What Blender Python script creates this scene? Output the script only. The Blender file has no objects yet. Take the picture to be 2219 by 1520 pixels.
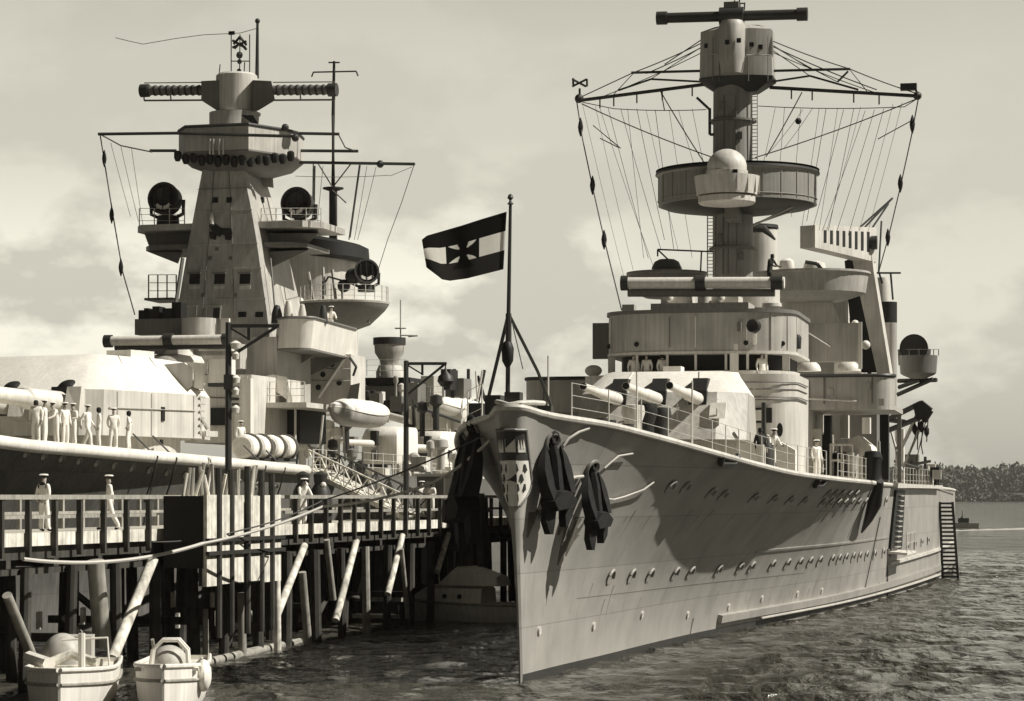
import bpy, bmesh, math, random
from mathutils import Vector, Matrix, Quaternion
random.seed(7)
sc = bpy.context.scene
COL = sc.collection
# ---------------------------------------------------------------- camera, sky, sun, exposure
F, H, CX, HY = 5500.0, 5.3, 1109.5, 1075.0      # focal length and horizon in photograph pixels, eye height in metres
cam_d = bpy.data.cameras.new('camera'); cam = bpy.data.objects.new('camera', cam_d); COL.objects.link(cam)
cam.location = (0, 0, H); cam.rotation_euler = (math.radians(90), 0, 0)
cam_d.sensor_width = 36; cam_d.lens = 36 * F / 2219; cam_d.shift_y = (HY - 760) / 2219
cam_d.clip_start = 1; cam_d.clip_end = 12000
sc.camera = cam
SUN_AZ, SUN_EL = math.radians(95), math.radians(46)          # clockwise from the view direction
to_sun = Vector((math.sin(SUN_AZ) * math.cos(SUN_EL), math.cos(SUN_AZ) * math.cos(SUN_EL), math.sin(SUN_EL)))
sd = bpy.data.lights.new('sun', 'SUN'); sun = bpy.data.objects.new('sun', sd); COL.objects.link(sun)
sd.energy = 4.9; sd.angle = math.radians(0.5); sd.color = (1, .965, .88)
sun.rotation_euler = to_sun.to_track_quat('Z', 'Y').to_euler(); sun.location = (60, -20, 90)
w = bpy.data.worlds.new('World'); sc.world = w; w.use_nodes = True
nt = w.node_tree; nt.nodes.clear()
def nd(t, ty, **k):
    n = t.nodes.new(ty)
    for a, b in k.items(): setattr(n, a, b)
    return n
sky = nd(nt, 'ShaderNodeTexSky', sky_type='NISHITA', sun_disc=False, sun_elevation=SUN_EL, sun_rotation=SUN_AZ, air_density=1.0, dust_density=2.5)
bw = nd(nt, 'ShaderNodeRGBToBW'); nt.links.new(sky.outputs[0], bw.inputs[0])
tc = nd(nt, 'ShaderNodeTexCoord')
mp = nd(nt, 'ShaderNodeMapping'); mp.inputs['Scale'].default_value = (9, 9, 17); mp.inputs['Location'].default_value = (2.35, .3, .75)
nt.links.new(tc.outputs['Generated'], mp.inputs[0])
n1 = nd(nt, 'ShaderNodeTexNoise'); n1.inputs['Scale'].default_value = 1.5; n1.inputs['Detail'].default_value = 9; n1.inputs['Roughness'].default_value = .55
nt.links.new(mp.outputs[0], n1.inputs['Vector'])
cr = nd(nt, 'ShaderNodeValToRGB'); cr.color_ramp.elements[0].position = .49; cr.color_ramp.elements[1].position = .60
nt.links.new(n1.outputs['Fac'], cr.inputs[0])
# clouds pile up low over the horizon, thin veils higher up
sp = nd(nt, 'ShaderNodeSeparateXYZ'); nt.links.new(tc.outputs['Generated'], sp.inputs[0])
mr = nd(nt, 'ShaderNodeMapRange'); mr.inputs[1].default_value = .085; mr.inputs[2].default_value = .14; mr.inputs[3].default_value = 1; mr.inputs[4].default_value = .12
nt.links.new(sp.outputs['Z'], mr.inputs[0])
cm = nd(nt, 'ShaderNodeMath', operation='MULTIPLY'); nt.links.new(cr.outputs[0], cm.inputs[0]); nt.links.new(mr.outputs[0], cm.inputs[1])
cxr = nd(nt, 'ShaderNodeMapRange'); cxr.inputs[1].default_value = .0; cxr.inputs[2].default_value = .06; cxr.inputs[3].default_value = 1; cxr.inputs[4].default_value = .4
nt.links.new(sp.outputs['X'], cxr.inputs[0]); cm0 = cm; cm = nd(nt, 'ShaderNodeMath', operation='MULTIPLY'); nt.links.new(cm0.outputs[0], cm.inputs[0]); nt.links.new(cxr.outputs[0], cm.inputs[1])
# an even veil: squeeze the clear sky's own gradient, then lay the clouds on
pw = nd(nt, 'ShaderNodeMath', operation='POWER'); pw.inputs[1].default_value = .35; nt.links.new(bw.outputs[0], pw.inputs[0])
ml = nd(nt, 'ShaderNodeMath', operation='MULTIPLY'); ml.inputs[1].default_value = 4.5; nt.links.new(pw.outputs[0], ml.inputs[0])
mx = nd(nt, 'ShaderNodeMix', data_type='FLOAT'); mx.inputs[3].default_value = 10.9
nt.links.new(cm.outputs[0], mx.inputs[0]); nt.links.new(ml.outputs[0], mx.inputs[2])
tint = nd(nt, 'ShaderNodeMix', data_type='RGBA', blend_type='MULTIPLY'); tint.inputs[0].default_value = 1
tint.inputs[7].default_value = (1.04, 1.0, .845, 1); nt.links.new(mx.outputs[0], tint.inputs[6])
zen = nd(nt, 'ShaderNodeMapRange'); zen.inputs[1].default_value = .17; zen.inputs[2].default_value = .42; zen.inputs[3].default_value = 1; zen.inputs[4].default_value = .10
nt.links.new(sp.outputs['Z'], zen.inputs[0])          # the sky is dimmed overhead to cut the fill light
beh = nd(nt, 'ShaderNodeMapRange'); beh.inputs[1].default_value = -.3; beh.inputs[2].default_value = .75; beh.inputs[3].default_value = .5; beh.inputs[4].default_value = 1
nt.links.new(sp.outputs['Y'], beh.inputs[0])          # and dimmed behind the viewer, added for less fill on the fronts
lef = nd(nt, 'ShaderNodeMapRange'); lef.inputs[1].default_value = -.75; lef.inputs[2].default_value = -.25; lef.inputs[3].default_value = .25; lef.inputs[4].default_value = 1
nt.links.new(sp.outputs['X'], lef.inputs[0])          # and dimmed on the unseen left, to deepen the shade there
z0_ = nd(nt, 'ShaderNodeMath', operation='MULTIPLY'); nt.links.new(zen.outputs[0], z0_.inputs[0]); nt.links.new(lef.outputs[0], z0_.inputs[1])
zb_ = nd(nt, 'ShaderNodeMath', operation='MULTIPLY'); nt.links.new(z0_.outputs[0], zb_.inputs[0]); nt.links.new(beh.outputs[0], zb_.inputs[1])
zm = nd(nt, 'ShaderNodeVectorMath', operation='SCALE'); nt.links.new(zb_.outputs[0], zm.inputs[3])
bg = nd(nt, 'ShaderNodeBackground'); bg.inputs['Strength'].default_value = .075; nt.links.new(tint.outputs[2], zm.inputs[0]); nt.links.new(zm.outputs[0], bg.inputs[0])
wo = nd(nt, 'ShaderNodeOutputWorld'); nt.links.new(bg.outputs[0], wo.inputs[0])
vs = sc.view_settings; vs.view_transform = 'Standard'; vs.look = 'None'; vs.exposure = .25; vs.gamma = 1
# ---------------------------------------------------------------- frames: right-away-up axes of each berth
class Frame:
    def __init__(s, px, d, th):
        s.th = math.radians(th); s.X = (px - CX) * d / F; s.Y = d; s.c = math.cos(s.th); s.s = math.sin(s.th)
    def world(s, x, y, z=0): return Vector((s.X + x * s.c + y * s.s, s.Y - x * s.s + y * s.c, z))
    def proj(s, x, y, z):
        p = s.world(x, y); return CX + F * p.x / p.y, HY - (z - H) * F / p.y
    def _r(s, px, py):
        a = (px - CX) / F
        return -(s.X * s.c - s.Y * s.s), -(s.X * s.s + s.Y * s.c), a * s.c - s.s, a * s.s + s.c, (HY - py) / F
    def p(s, px, py, y):                              # the point of the sight line that lies y metres aft
        ox, oy, dx, dy, dz = s._r(px, py); t = (y - oy) / dy; return Vector((ox + t * dx, y, H + t * dz))
    def onz(s, px, py, z):
        ox, oy, dx, dy, dz = s._r(px, py); t = (z - H) / dz; return Vector((ox + t * dx, oy + t * dy, z))
    def onx(s, px, py, x):
        ox, oy, dx, dy, dz = s._r(px, py); t = (x - ox) / dx; return Vector((x, oy + t * dy, H + t * dz))
    def x(s, px, y): return s.p(px, HY, y).x
    def z(s, py, y, px=None): return s.p(px if px else s.proj(0, y, 0)[0], py, y).z
R = Frame(1128, 72, 12.1)      # cruiser: origin at the stem on the water
L = Frame(490, 131, 14)        # big ship: origin under her tower
Q = Frame(0, 67, 14.5)         # pier: x = 0 is its front edge
W0 = Frame(CX, 0, 0)           # the world itself
# ---------------------------------------------------------------- materials
def mat(name, g, var=.12, streak=.12, rough=.55, tint=(1.045, 1.0, .915), plates=False, bump=.08, spec=.35, scale=.7, wood=False):
    m = bpy.data.materials.new(name); m.use_nodes = True; t = m.node_tree; b = t.nodes['Principled BSDF']
    co = nd(t, 'ShaderNodeTexCoord')
    a = nd(t, 'ShaderNodeTexNoise'); a.inputs['Scale'].default_value = scale; a.inputs['Detail'].default_value = 6; t.links.new(co.outputs['Object'], a.inputs['Vector'])
    mpp = nd(t, 'ShaderNodeMapping'); mpp.inputs['Scale'].default_value = (7, 7, .35) if not wood else (9, .6, 9); t.links.new(co.outputs['Object'], mpp.inputs[0])
    s_ = nd(t, 'ShaderNodeTexNoise'); s_.inputs['Scale'].default_value = 1; s_.inputs['Detail'].default_value = 4; t.links.new(mpp.outputs[0], s_.inputs['Vector'])
    r1 = nd(t, 'ShaderNodeMapRange'); r1.inputs[1].default_value = .3; r1.inputs[2].default_value = .7; r1.inputs[3].default_value = 1 - var; r1.inputs[4].default_value = 1 + var; t.links.new(a.outputs['Fac'], r1.inputs[0])
    r2 = nd(t, 'ShaderNodeMapRange'); r2.inputs[1].default_value = .3; r2.inputs[2].default_value = .7; r2.inputs[3].default_value = 1 - streak; r2.inputs[4].default_value = 1 + streak; t.links.new(s_.outputs['Fac'], r2.inputs[0])
    mu = nd(t, 'ShaderNodeMath', operation='MULTIPLY'); t.links.new(r1.outputs[0], mu.inputs[0]); t.links.new(r2.outputs[0], mu.inputs[1])
    mm = mu
    hgt = a.outputs['Fac']
    if plates:
        bk = nd(t, 'ShaderNodeTexBrick'); bk.inputs['Scale'].default_value = 1; bk.inputs['Mortar Size'].default_value = .012
        bk.inputs['Brick Width'].default_value = 5.5; bk.inputs['Row Height'].default_value = 1.55; bk.inputs['Color1'].default_value = (1, 1, 1, 1); bk.inputs['Color2'].default_value = (.86, .86, .86, 1); bk.inputs['Mortar'].default_value = (.62, .62, .62, 1)
        sx = nd(t, 'ShaderNodeSeparateXYZ'); t.links.new(co.outputs['Object'], sx.inputs[0])
        cx_ = nd(t, 'ShaderNodeCombineXYZ'); t.links.new(sx.outputs['Y'], cx_.inputs[0]); t.links.new(sx.outputs['Z'], cx_.inputs[1]); t.links.new(cx_.outputs[0], bk.inputs['Vector'])
        m2 = nd(t, 'ShaderNodeMath', operation='MULTIPLY'); t.links.new(mu.outputs[0], m2.inputs[0]); t.links.new(bk.outputs['Color'], m2.inputs[1]); mm = m2
        hgt = bk.outputs['Color']
    vm = nd(t, 'ShaderNodeVectorMath', operation='SCALE'); vm.inputs[0].default_value = tuple(g * c for c in tint); t.links.new(mm.outputs[0], vm.inputs[3])
    t.links.new(vm.outputs[0], b.inputs['Base Color'])
    b.inputs['Roughness'].default_value = rough; b.inputs['Specular IOR Level'].default_value = spec
    if bump:
        bp = nd(t, 'ShaderNodeBump'); bp.inputs['Strength'].default_value = bump; bp.inputs['Distance'].default_value = .03; t.links.new(hgt, bp.inputs['Height']); t.links.new(bp.outputs[0], b.inputs['Normal'])
    return m
M = dict(
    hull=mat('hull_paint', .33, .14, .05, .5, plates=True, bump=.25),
    mast=mat('dull_mast_paint', .25, .12, .14, .5),
    grey=mat('ship_grey_paint', .40, .16, .17, .5, bump=.15),
    dgrey=mat('dark_grey_paint', .16, .12, .10, .5),
    lgrey=mat('light_grey_paint', .56, .14, .14, .5, bump=.15),
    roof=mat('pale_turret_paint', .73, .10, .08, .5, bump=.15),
    white=mat('white_paint', .70, .10, .12, .45),
    canvas=mat('white_canvas', .78, .10, .08, .9, scale=2.5, bump=.5),
    forged=mat('forged_iron', .012, .4, .2, .9, scale=4, bump=.4),
    black=mat('black_paint', .014, .2, .1, .6),
    steel=mat('dark_steel', .04, .2, .1, .5),
    wire=mat('wire_rope', .06, .1, .0, .7, bump=0),
    rope=mat('pale_hemp_rope', .5, .1, .0, .9, bump=0),
    pile=mat('tarred_timber', .05, .3, .35, .85, tint=(1.06, 1, .86), scale=2),
    plank=mat('weathered_plank', .62, .25, .3, .85, tint=(1.05, 1, .88), scale=3),
    brace=mat('pale_timber', .62, .38, .3, .8, tint=(1.05, 1, .88), scale=3),
    rail=mat('grey_timber', .30, .2, .2, .85, tint=(1.05, 1, .88), scale=3),
    deck=mat('deck_planks', .42, .12, .1, .8, tint=(1.05, 1, .86), wood=True),
    cloth=mat('white_uniform_cloth', .80, .05, .04, .95, scale=4, bump=.3),
    navy=mat('dark_uniform_cloth', .025, .1, .05, .95, bump=0),
    skin=mat('skin', .34, .08, 0, .6, tint=(1.1, .98, .85), bump=0),
    lens=mat('lamp_glass', .10, .05, 0, .08, spec=.8, bump=0),
    stain=mat('rust_stain', .10, .25, .3, .8, tint=(1.1, 1, .82), scale=2),
    leaf=mat('far_foliage', .10, .3, .2, .9, tint=(1.05, 1, .84), scale=.12, bump=0),
    meadow=mat('far_meadow', .2, .2, .1, .95, tint=(1.05, 1, .85), scale=.02, bump=0),
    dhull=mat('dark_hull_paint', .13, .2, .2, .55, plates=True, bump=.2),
    boot=mat('boot_topping', .03, .2, .2, .6),
)
def water_mat():
    m = bpy.data.materials.new('harbour_water'); m.use_nodes = True; t = m.node_tree; b = t.nodes['Principled BSDF']
    b.inputs['Base Color'].default_value = (.058, .054, .044, 1); b.inputs['Roughness'].default_value = .08; b.inputs['IOR'].default_value = 1.33
    g = nd(t, 'ShaderNodeNewGeometry')
    def noi(sx, sy, sc_, det, rot=0):
        mp_ = nd(t, 'ShaderNodeMapping'); mp_.inputs['Scale'].default_value = (sx, sy, 1); mp_.inputs['Rotation'].default_value = (0, 0, rot); t.links.new(g.outputs['Position'], mp_.inputs[0])
        n = nd(t, 'ShaderNodeTexNoise'); n.inputs['Scale'].default_value = sc_; n.inputs['Detail'].default_value = det; t.links.new(mp_.outputs[0], n.inputs['Vector']); return n
    a = noi(1, .5, .8, 6, .35); c = noi(.5, .25, .32, 3, -.2); s = noi(.012, .004, 1, 3, .1)
    ad = nd(t, 'ShaderNodeMath', operation='ADD'); k = nd(t, 'ShaderNodeMath', operation='MULTIPLY'); k.inputs[1].default_value = 2.6
    t.links.new(c.outputs['Fac'], k.inputs[0]); t.links.new(a.outputs['Fac'], ad.inputs[0]); t.links.new(k.outputs[0], ad.inputs[1])
    st = nd(t, 'ShaderNodeMapRange'); st.inputs[1].default_value = .35; st.inputs[2].default_value = .65; st.inputs[3].default_value = .55; st.inputs[4].default_value = 1.0; t.links.new(s.outputs['Fac'], st.inputs[0])
    bp = nd(t, 'ShaderNodeBump'); bp.inputs['Distance'].default_value = 2.6; t.links.new(st.outputs[0], bp.inputs['Strength']); t.links.new(ad.outputs[0], bp.inputs['Height']); t.links.new(bp.outputs[0], b.inputs['Normal'])
    return m
M['water'] = water_mat()
# ---------------------------------------------------------------- mesh builder
V = Vector
class MB:
    def __init__(s): s.v = []; s.f = []; s.mi = []; s.m = 0; s.T = None
    def add(s, vs, fs):
        o = len(s.v); s.v += [(s.T @ V(p)) if s.T else V(p) for p in vs]
        for f in fs: s.f.append([i + o for i in f]); s.mi.append(s.m)
    def loft(s, rings, cap=True, close=True):
        n = len(rings[0]); vs = [p for r in rings for p in r]; fs = []
        for k in range(len(rings) - 1):
            for i in range(n if close else n - 1):
                j = (i + 1) % n; fs.append([k * n + i, k * n + j, (k + 1) * n + j, (k + 1) * n + i])
        if cap: fs.append(list(range(n))[::-1]); fs.append([(len(rings) - 1) * n + i for i in range(n)])
        s.add(vs, fs); return s
    def bb(s, x0, x1, y0, y1, z0, z1):
        return s.loft([[(x0, y0, z), (x1, y0, z), (x1, y1, z), (x0, y1, z)] for z in (z0, z1)])
    def box(s, c, sz, rz=0):
        a, b, h = sz[0] / 2, sz[1] / 2, sz[2] / 2; cs, sn = math.cos(rz), math.sin(rz)
        q = [(c[0] + x * cs - y * sn, c[1] + x * sn + y * cs) for x, y in ((-a, -b), (a, -b), (a, b), (-a, b))]
        return s.loft([[(x, y, c[2] + z) for x, y in q] for z in (-h, h)])
    def prism(s, poly, z0, z1, poly2=None):
        return s.loft([[(x, y, z0) for x, y in poly], [(x, y, z1) for x, y in (poly2 or poly)]])
    def tube(s, pts, r, n=8, flat=1.0):
        pts = [V(p) for p in pts]; rr = r if isinstance(r, (list, tuple)) else [r] * len(pts); rings = []
        for i, p in enumerate(pts):
            d = (pts[min(i + 1, len(pts) - 1)] - pts[max(i - 1, 0)]).normalized()
            u = d.cross(V((0, 0, 1)));  u = V((1, 0, 0)) if u.length < 1e-3 else u.normalized(); w_ = d.cross(u)
            rings.append([p + rr[i] * (math.cos(2 * math.pi * k / n) * u + math.sin(2 * math.pi * k / n) * w_ * flat) for k in range(n)])
        return s.loft(rings)
    def beam(s, a, b, wd, ht):                          # rectangular bar
        a, b = V(a), V(b); d = (b - a).normalized(); u = d.cross(V((0, 0, 1))); u = V((1, 0, 0)) if u.length < 1e-3 else u.normalized(); w_ = u.cross(d)
        return s.loft([[p + x * wd / 2 * u + z * ht / 2 * w_ for x, z in ((-1, -1), (1, -1), (1, 1), (-1, 1))] for p in (a, b)])
    def lathe(s, prof, c=(0, 0, 0), n=24, sx=1, sy=1):  # (r, z) profile round a vertical axis
        c = V(c); rings = [[(c.x + r * sx * math.cos(2 * math.pi * k / n), c.y + r * sy * math.sin(2 * math.pi * k / n), c.z + z) for k in range(n)] for r, z in prof]
        return s.loft(rings)
    def ball(s, c, r, n=16, sx=1, sy=1, sz=1, a0=-90, a1=90):
        k = 9; pr = [(max(1e-3, r * math.cos(math.radians(a0 + (a1 - a0) * i / k))), sz * r * math.sin(math.radians(a0 + (a1 - a0) * i / k))) for i in range(k + 1)]
        return s.lathe(pr, c, n, sx, sy)
    def sheet(s, grid):                                  # rows of points, open surface
        return s.loft(grid, cap=False, close=False)
    def ptube(s, fr, segs, r, n=5):                      # straight runs between photograph points (px, py, y)
        for a, b in segs:
            p, q = fr.p(*a), fr.p(*b); s.tube(sag(p, q, .014 * (q - p).length, 8) if max(r if isinstance(r, (list, tuple)) else [r]) <= .04 and (q - p).length > 3 else [p, q], r, n)
        return s
    def build(s, name, mats, parent=None, smooth=True, loc=None, rot=None):
        me = bpy.data.meshes.new(name); me.from_pydata([tuple(p) for p in s.v], [], s.f)
        for m in (mats if isinstance(mats, (list, tuple)) else [mats]): me.materials.append(M[m])
        me.polygons.foreach_set('material_index', s.mi)
        bm = bmesh.new(); bm.from_mesh(me); bmesh.ops.recalc_face_normals(bm, faces=bm.faces); bm.to_mesh(me); bm.free()
        if smooth:
            me.polygons.foreach_set('use_smooth', [True] * len(me.polygons)); me.set_sharp_from_angle(angle=math.radians(38))
        o = bpy.data.objects.new(name, me); COL.objects.link(o)
        if parent: o.parent = parent
        if loc is not None: o.location = loc
        if rot is not None: o.rotation_euler = rot
        return o
def tag(o, label=None, cat=None, group=None, kind=None):
    for k, v in (('label', label), ('category', cat), ('group', group), ('kind', kind)):
        if v: o[k] = v
    return o
def thing(name, label, cat, fr, loc=(0, 0, 0), rz=0, group=None):
    o = bpy.data.objects.new(name, None); COL.objects.link(o); o.empty_display_size = .3
    o.location = fr.world(*loc); o.rotation_euler = (0, 0, rz - fr.th); return tag(o, label, cat, group)
def copy_tree(o, parent=None, depth=0):
    c = o.copy(); COL.objects.link(c)
    if parent: c.parent = parent
    for ch in list(o.children): copy_tree(ch, c)
    return c
def interp(tab, t):
    if t <= tab[0][0]: return tab[0][1]
    for (a, u), (b, v) in zip(tab, tab[1:]):
        if t <= b: return u + (v - u) * (t - a) / (b - a)
    return tab[-1][1]
def smoothtab(tab, t):                                   # monotone-ish cubic through the table
    if t <= tab[0][0]: return tab[0][1]
    if t >= tab[-1][0]: return tab[-1][1]
    for i in range(len(tab) - 1):
        if t <= tab[i + 1][0]: break
    sl = lambda j: (tab[j + 1][1] - tab[j][1]) / (tab[j + 1][0] - tab[j][0])
    tg = lambda j: sl(0) if j == 0 else sl(len(tab) - 2) if j == len(tab) - 1 else .5 * (sl(j - 1) + sl(j))
    (a, u), (b, v) = tab[i], tab[i + 1]; h = b - a; q = (t - a) / h; m0, m1 = tg(i) * h, tg(i + 1) * h
    return (2*q**3 - 3*q*q + 1) * u + (q**3 - 2*q*q + q) * m0 + (-2*q**3 + 3*q*q) * v + (q**3 - q*q) * m1
def arc(cx, cy, rx, ry, a0, a1, n): return [(cx + rx * math.cos(math.radians(a0 + (a1 - a0) * i / n)), cy + ry * math.sin(math.radians(a0 + (a1 - a0) * i / n))) for i in range(n + 1)]
def sag(a, b, dip, n=14):
    a, b = V(a), V(b); return [a.lerp(b, i / n) - V((0, 0, dip * 4 * (i / n) * (1 - i / n))) for i in range(n + 1)]
# ---------------------------------------------------------------- setting: water, far shore
mb = MB()
import numpy as np
x0, x1, y0, y1, nx, ny = -32., 52., 52., 250., 230, 440                       # real wavelets where the water is near
rs = np.random.RandomState(4); gx, gy = np.meshgrid(np.linspace(x0, x1, nx + 1), np.linspace(y0, y1, ny + 1)); gz = np.zeros_like(gx)
for _ in range(70):
    lam = .8 * 4.5 ** rs.rand(); th = rs.normal(1.75, .6); k_ = 2 * math.pi / lam; gz += .0040 * lam ** .9 * np.sin(k_ * (gx * math.cos(th) + gy * math.sin(th)) + rs.rand() * 6.28)
fade = np.clip((gx - x0) / 6, 0, 1) * np.clip((x1 - gx) / 6, 0, 1) * np.clip((gy - y0) / 4, 0, 1) * np.clip((y1 - gy) / 60, 0, 1); gz = gz * fade
lee = 1 - .45 * np.exp(-((gx + 4 - (gy - 70) * .12) / 7.) ** 2) ; gz = gz * lee      # calmer between the ships
o_ = 0; mb.v = [V((float(a), float(b), float(c))) for a, b, c in zip(gx.ravel(), gy.ravel(), gz.ravel())]; w_ = nx + 1
mb.f = [[r * w_ + c, r * w_ + c + 1, (r + 1) * w_ + c + 1, (r + 1) * w_ + c] for r in range(ny) for c in range(nx)]; mb.mi = [0] * len(mb.f)
for q in ((-4000, -3000, 4000, y0), (-4000, y0, x0, y1), (x1, y0, 4000, y1), (-4000, y1, 4000, 2230)): mb.add([(q[0], q[1], 0), (q[2], q[1], 0), (q[2], q[3], 0), (q[0], q[3], 0)], [(0, 1, 2, 3)])
tag(mb.build('water', 'water'), kind='structure')
mb = MB(); rows = []
for i in range(9):
    row = []
    for k in range(81):
        x = -1600 + 4000 * k / 80
        h = [-.5, .5, 2.2, 4, 7, 11, 15, 16, 10][i]; h = h * (1 + .25 * math.sin(x * .011 + i * .7) + .12 * math.sin(x * .031 + i))
        row.append((x, 2200 + i * 45 + 12 * math.sin(x * .013), h))
    rows.append(row)
mb.sheet(rows); tag(mb.build('hills', 'leaf'), kind='structure')
mb = MB(); rn = random.Random(3)
def crown(x, y, z, r, h, n, q):
    for _ in range(n):
        while True:
            d = V((rn.uniform(-1, 1), rn.uniform(-1, 1), rn.uniform(-1, 1)))
            if .35 < d.length < 1: break
        c = V((x + d.x * r, y + d.y * r, z + h * .55 + d.z * h * .5)); a = V((rn.gauss(0, 1), rn.gauss(0, 1), rn.gauss(0, 1))).normalized(); b = a.cross(V((rn.gauss(0, 1), rn.gauss(0, 1), rn.gauss(0, 1)))).normalized()
        e = q * rn.uniform(.6, 1.3); mb.add([c - e * a - e * .6 * b, c + e * a - e * .5 * b, c + e * .7 * a + e * .7 * b, c - e * .6 * a + e * .8 * b], [(0, 1, 2, 3)])
for _ in range(900):                                     # the wooded ridge
    x = rn.uniform(330, 640) if rn.random() < .8 else rn.uniform(-700, 1000)
    i = rn.uniform(0, 1); y = 2330 + i * 220; base = 4 + i * 11
    crown(x, y, base + 4, rn.uniform(4, 7), rn.uniform(9, 20), 60, 1.5)
for k in range(150): crown(rn.uniform(380, 560), 2222 + rn.uniform(-6, 25), -1, rn.uniform(3, 6), rn.uniform(4, 9), 34, 1.5)
for k in range(60): crown(rn.uniform(350, 430) + k * .2, 2290 + rn.uniform(-10, 20), 2, rn.uniform(4, 7), rn.uniform(7, 13), 50, 1.7)
tag(mb.build('far_wood', 'leaf', smooth=False), 'dark wooded ridge along the far shore of the water', 'wood', kind='stuff')
# thin summer haze over the water
mb = MB(); mb.bb(-1500, 2200, -300, 2590, -1, 90); HZ = mb.build('haze', 'water', smooth=False); HZ.data.materials.clear()
hm = bpy.data.materials.new('haze_air'); hm.use_nodes = True; ht = hm.node_tree; ht.nodes.clear(); pv = nd(ht, 'ShaderNodeVolumePrincipled'); pv.inputs['Density'].default_value = .00006; pv.inputs['Color'].default_value = (.95, .93, .86, 1); ho = nd(ht, 'ShaderNodeOutputMaterial'); ht.links.new(pv.outputs[0], ho.inputs['Volume'])
HZ.data.materials.append(hm); tag(HZ, 'thin pale haze over the harbour', 'haze', kind='stuff')
# ================================================================ THE CRUISER (right)
CR = thing('warship', 'light grey cruiser moored bow on, with a crest on her stem and tall tube mast', 'warship', R, group='warships lying at the pier')
bw_tab = [(0, .05), (4, .3), (9, .72), (16, 1.2), (23, 1.8), (33, 3.05), (47, 4.85), (60, 6.0), (66, 6.4), (94, 7.62), (115, 7.6), (140, 6.4), (162, 3.2), (172, .3)]
bd_tab = [(0, .12), (.12, .30), (.45, .47), (1.0, .66), (1.7, 1.0), (2.6, 1.55), (3.8, 2.15), (6.5, 3.0), (11.5, 4.1), (16.5, 4.9), (21.5, 5.5), (31.5, 6.35), (41.5, 6.8), (50, 6.8), (60, 6.65), (68, 6.75), (95, 7.68), (125, 7.4), (150, 5.8), (165, 3.5), (172, .9)]
zd_tab = [(-1.6, 7.78), (0, 7.56), (2, 7.38), (5, 7.1), (10, 6.7), (15, 6.38), (20, 6.15), (30, 5.97), (40, 5.9), (66, 5.85), (172, 5.6)]
def stem(z): return -1.55 * max(0, z / 7.75) ** 1.3
def hx(y, z):
    t = max(0, y - stem(z)); zd = smoothtab(zd_tab, y); u = max(0, min(1, z / zd)); p = 1.4 + .6 / (1 + (t / 42) ** 3)
    a, b = smoothtab(bw_tab, t), smoothtab(bd_tab, t)
    return a + (b - a) * u ** p if z > 0 else a * (1 + .05 * z)
ts = [0, .06, .15, .3, .6, 1, 1.6, 2.4, 3.5, 5, 7, 9.5, 12, 15, 18, 22, 26, 31, 37, 44, 52, 60, 70, 82, 94, 108, 125, 140, 152, 163, 170, 173]
ts = sorted(set(ts + [k * .5 for k in range(1, 70)] + [35 + k * 1.5 for k in range(24)]))
us = [-.1, 0, .04, .1, .18, .26, .34, .42, .5, .58, .66, .74, .82, .9, .96, 1]
def hullring(t, sg):
    out = []
    for u in us:
        y = t + stem(u * 7.75); zd = smoothtab(zd_tab, y); z = u * zd; y = t + stem(z); out.append((sg * hx(y, z) if t > 0 else 0, y, z))
    return out
mb = MB()
for sg in (1, -1): mb.sheet([hullring(t, sg) for t in ts])
HULL = mb.build('hull', 'hull', CR)
def edge(t, sg=1):
    y = t - 1.55; z = smoothtab(zd_tab, y); return V((sg * smoothtab(bd_tab, t) if t > 0 else 0, y, z))
mb = MB(); mb.sheet([[edge(t, -1) + V((0, 0, -.02)), V((0, t - 1.55, edge(t).z + .12)), edge(t) + V((0, 0, -.02))] for t in ts]); mb.build('deck', 'deck', CR)
mb = MB(); mb.tube([edge(t, -1) for t in ts[::-1]] + [edge(t) for t in ts[1:]], .10, 8); mb.build('gunwale', 'lgrey', CR)
def nrm(y, z, sg=1):
    e = .08; p = V((hx(y, z), y, z)); a = V((hx(y + e, z), y + e, z)) - p; b = V((hx(y, z + e), y, z + e)) - p
    n = a.cross(b).normalized(); n = n if n.x > 0 else -n; return V((sg * n.x, n.y, n.z))
def hp(y, z, off=0., sg=1): return V((sg * hx(y, z), y, z)) + nrm(y, z, sg) * off
def y_at(px, z, sg=1):
    lo, hi = -1.2 + 0 * z, 120.
    for _ in range(50):
        m = (lo + hi) / 2
        if R.proj(sg * hx(m, z), m, z)[0] < px: lo = m
        else: hi = m
    return lo
def hpx(px, py):                                        # (y, z) on the port side under a photograph point
    z = 4.
    for _ in range(25): y = y_at(px, z); d = R.world(hx(y, z), y).y; z = H + (HY - py) * d / F
    return y, z
def strip(name, m, y0, y1, zf, wd, off, n=40, parent=None, sg=1):
    mb = MB(); rows = []
    for i in range(n + 1):
        y = y0 + (y1 - y0) * i / n; z = zf(y); a, b = hp(y, z - wd / 2, -.03, sg), hp(y, z + wd / 2, -.03, sg); c, d = hp(y, z + wd / 2, off, sg), hp(y, z - wd / 2, off, sg); rows.append([a, b, c, d])
    mb.loft(rows); return mb.build(name, m, parent or CR)
strip('boot_stripe', 'boot', .05, 170, lambda y: .02, .42, .012, 70)
strip('boot_stripe', 'boot', .05, 110, lambda y: .02, .42, .012, 40, sg=-1)
strip('rubbing_strake', 'hull', y_at(1555, .7), 120, lambda y: .62 + .003 * max(0, y - 40), .30, .20, 50)
strip('rubbing_strake', 'lgrey', y_at(1925, 2.0), 120, lambda y: 1.75 + .006 * (y - 60), .16, .16, 30)
strip('plate_lap', 'hull', y_at(1640, 3.2), y_at(1925, 3.2), lambda y: 3.15, .10, .03)
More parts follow.
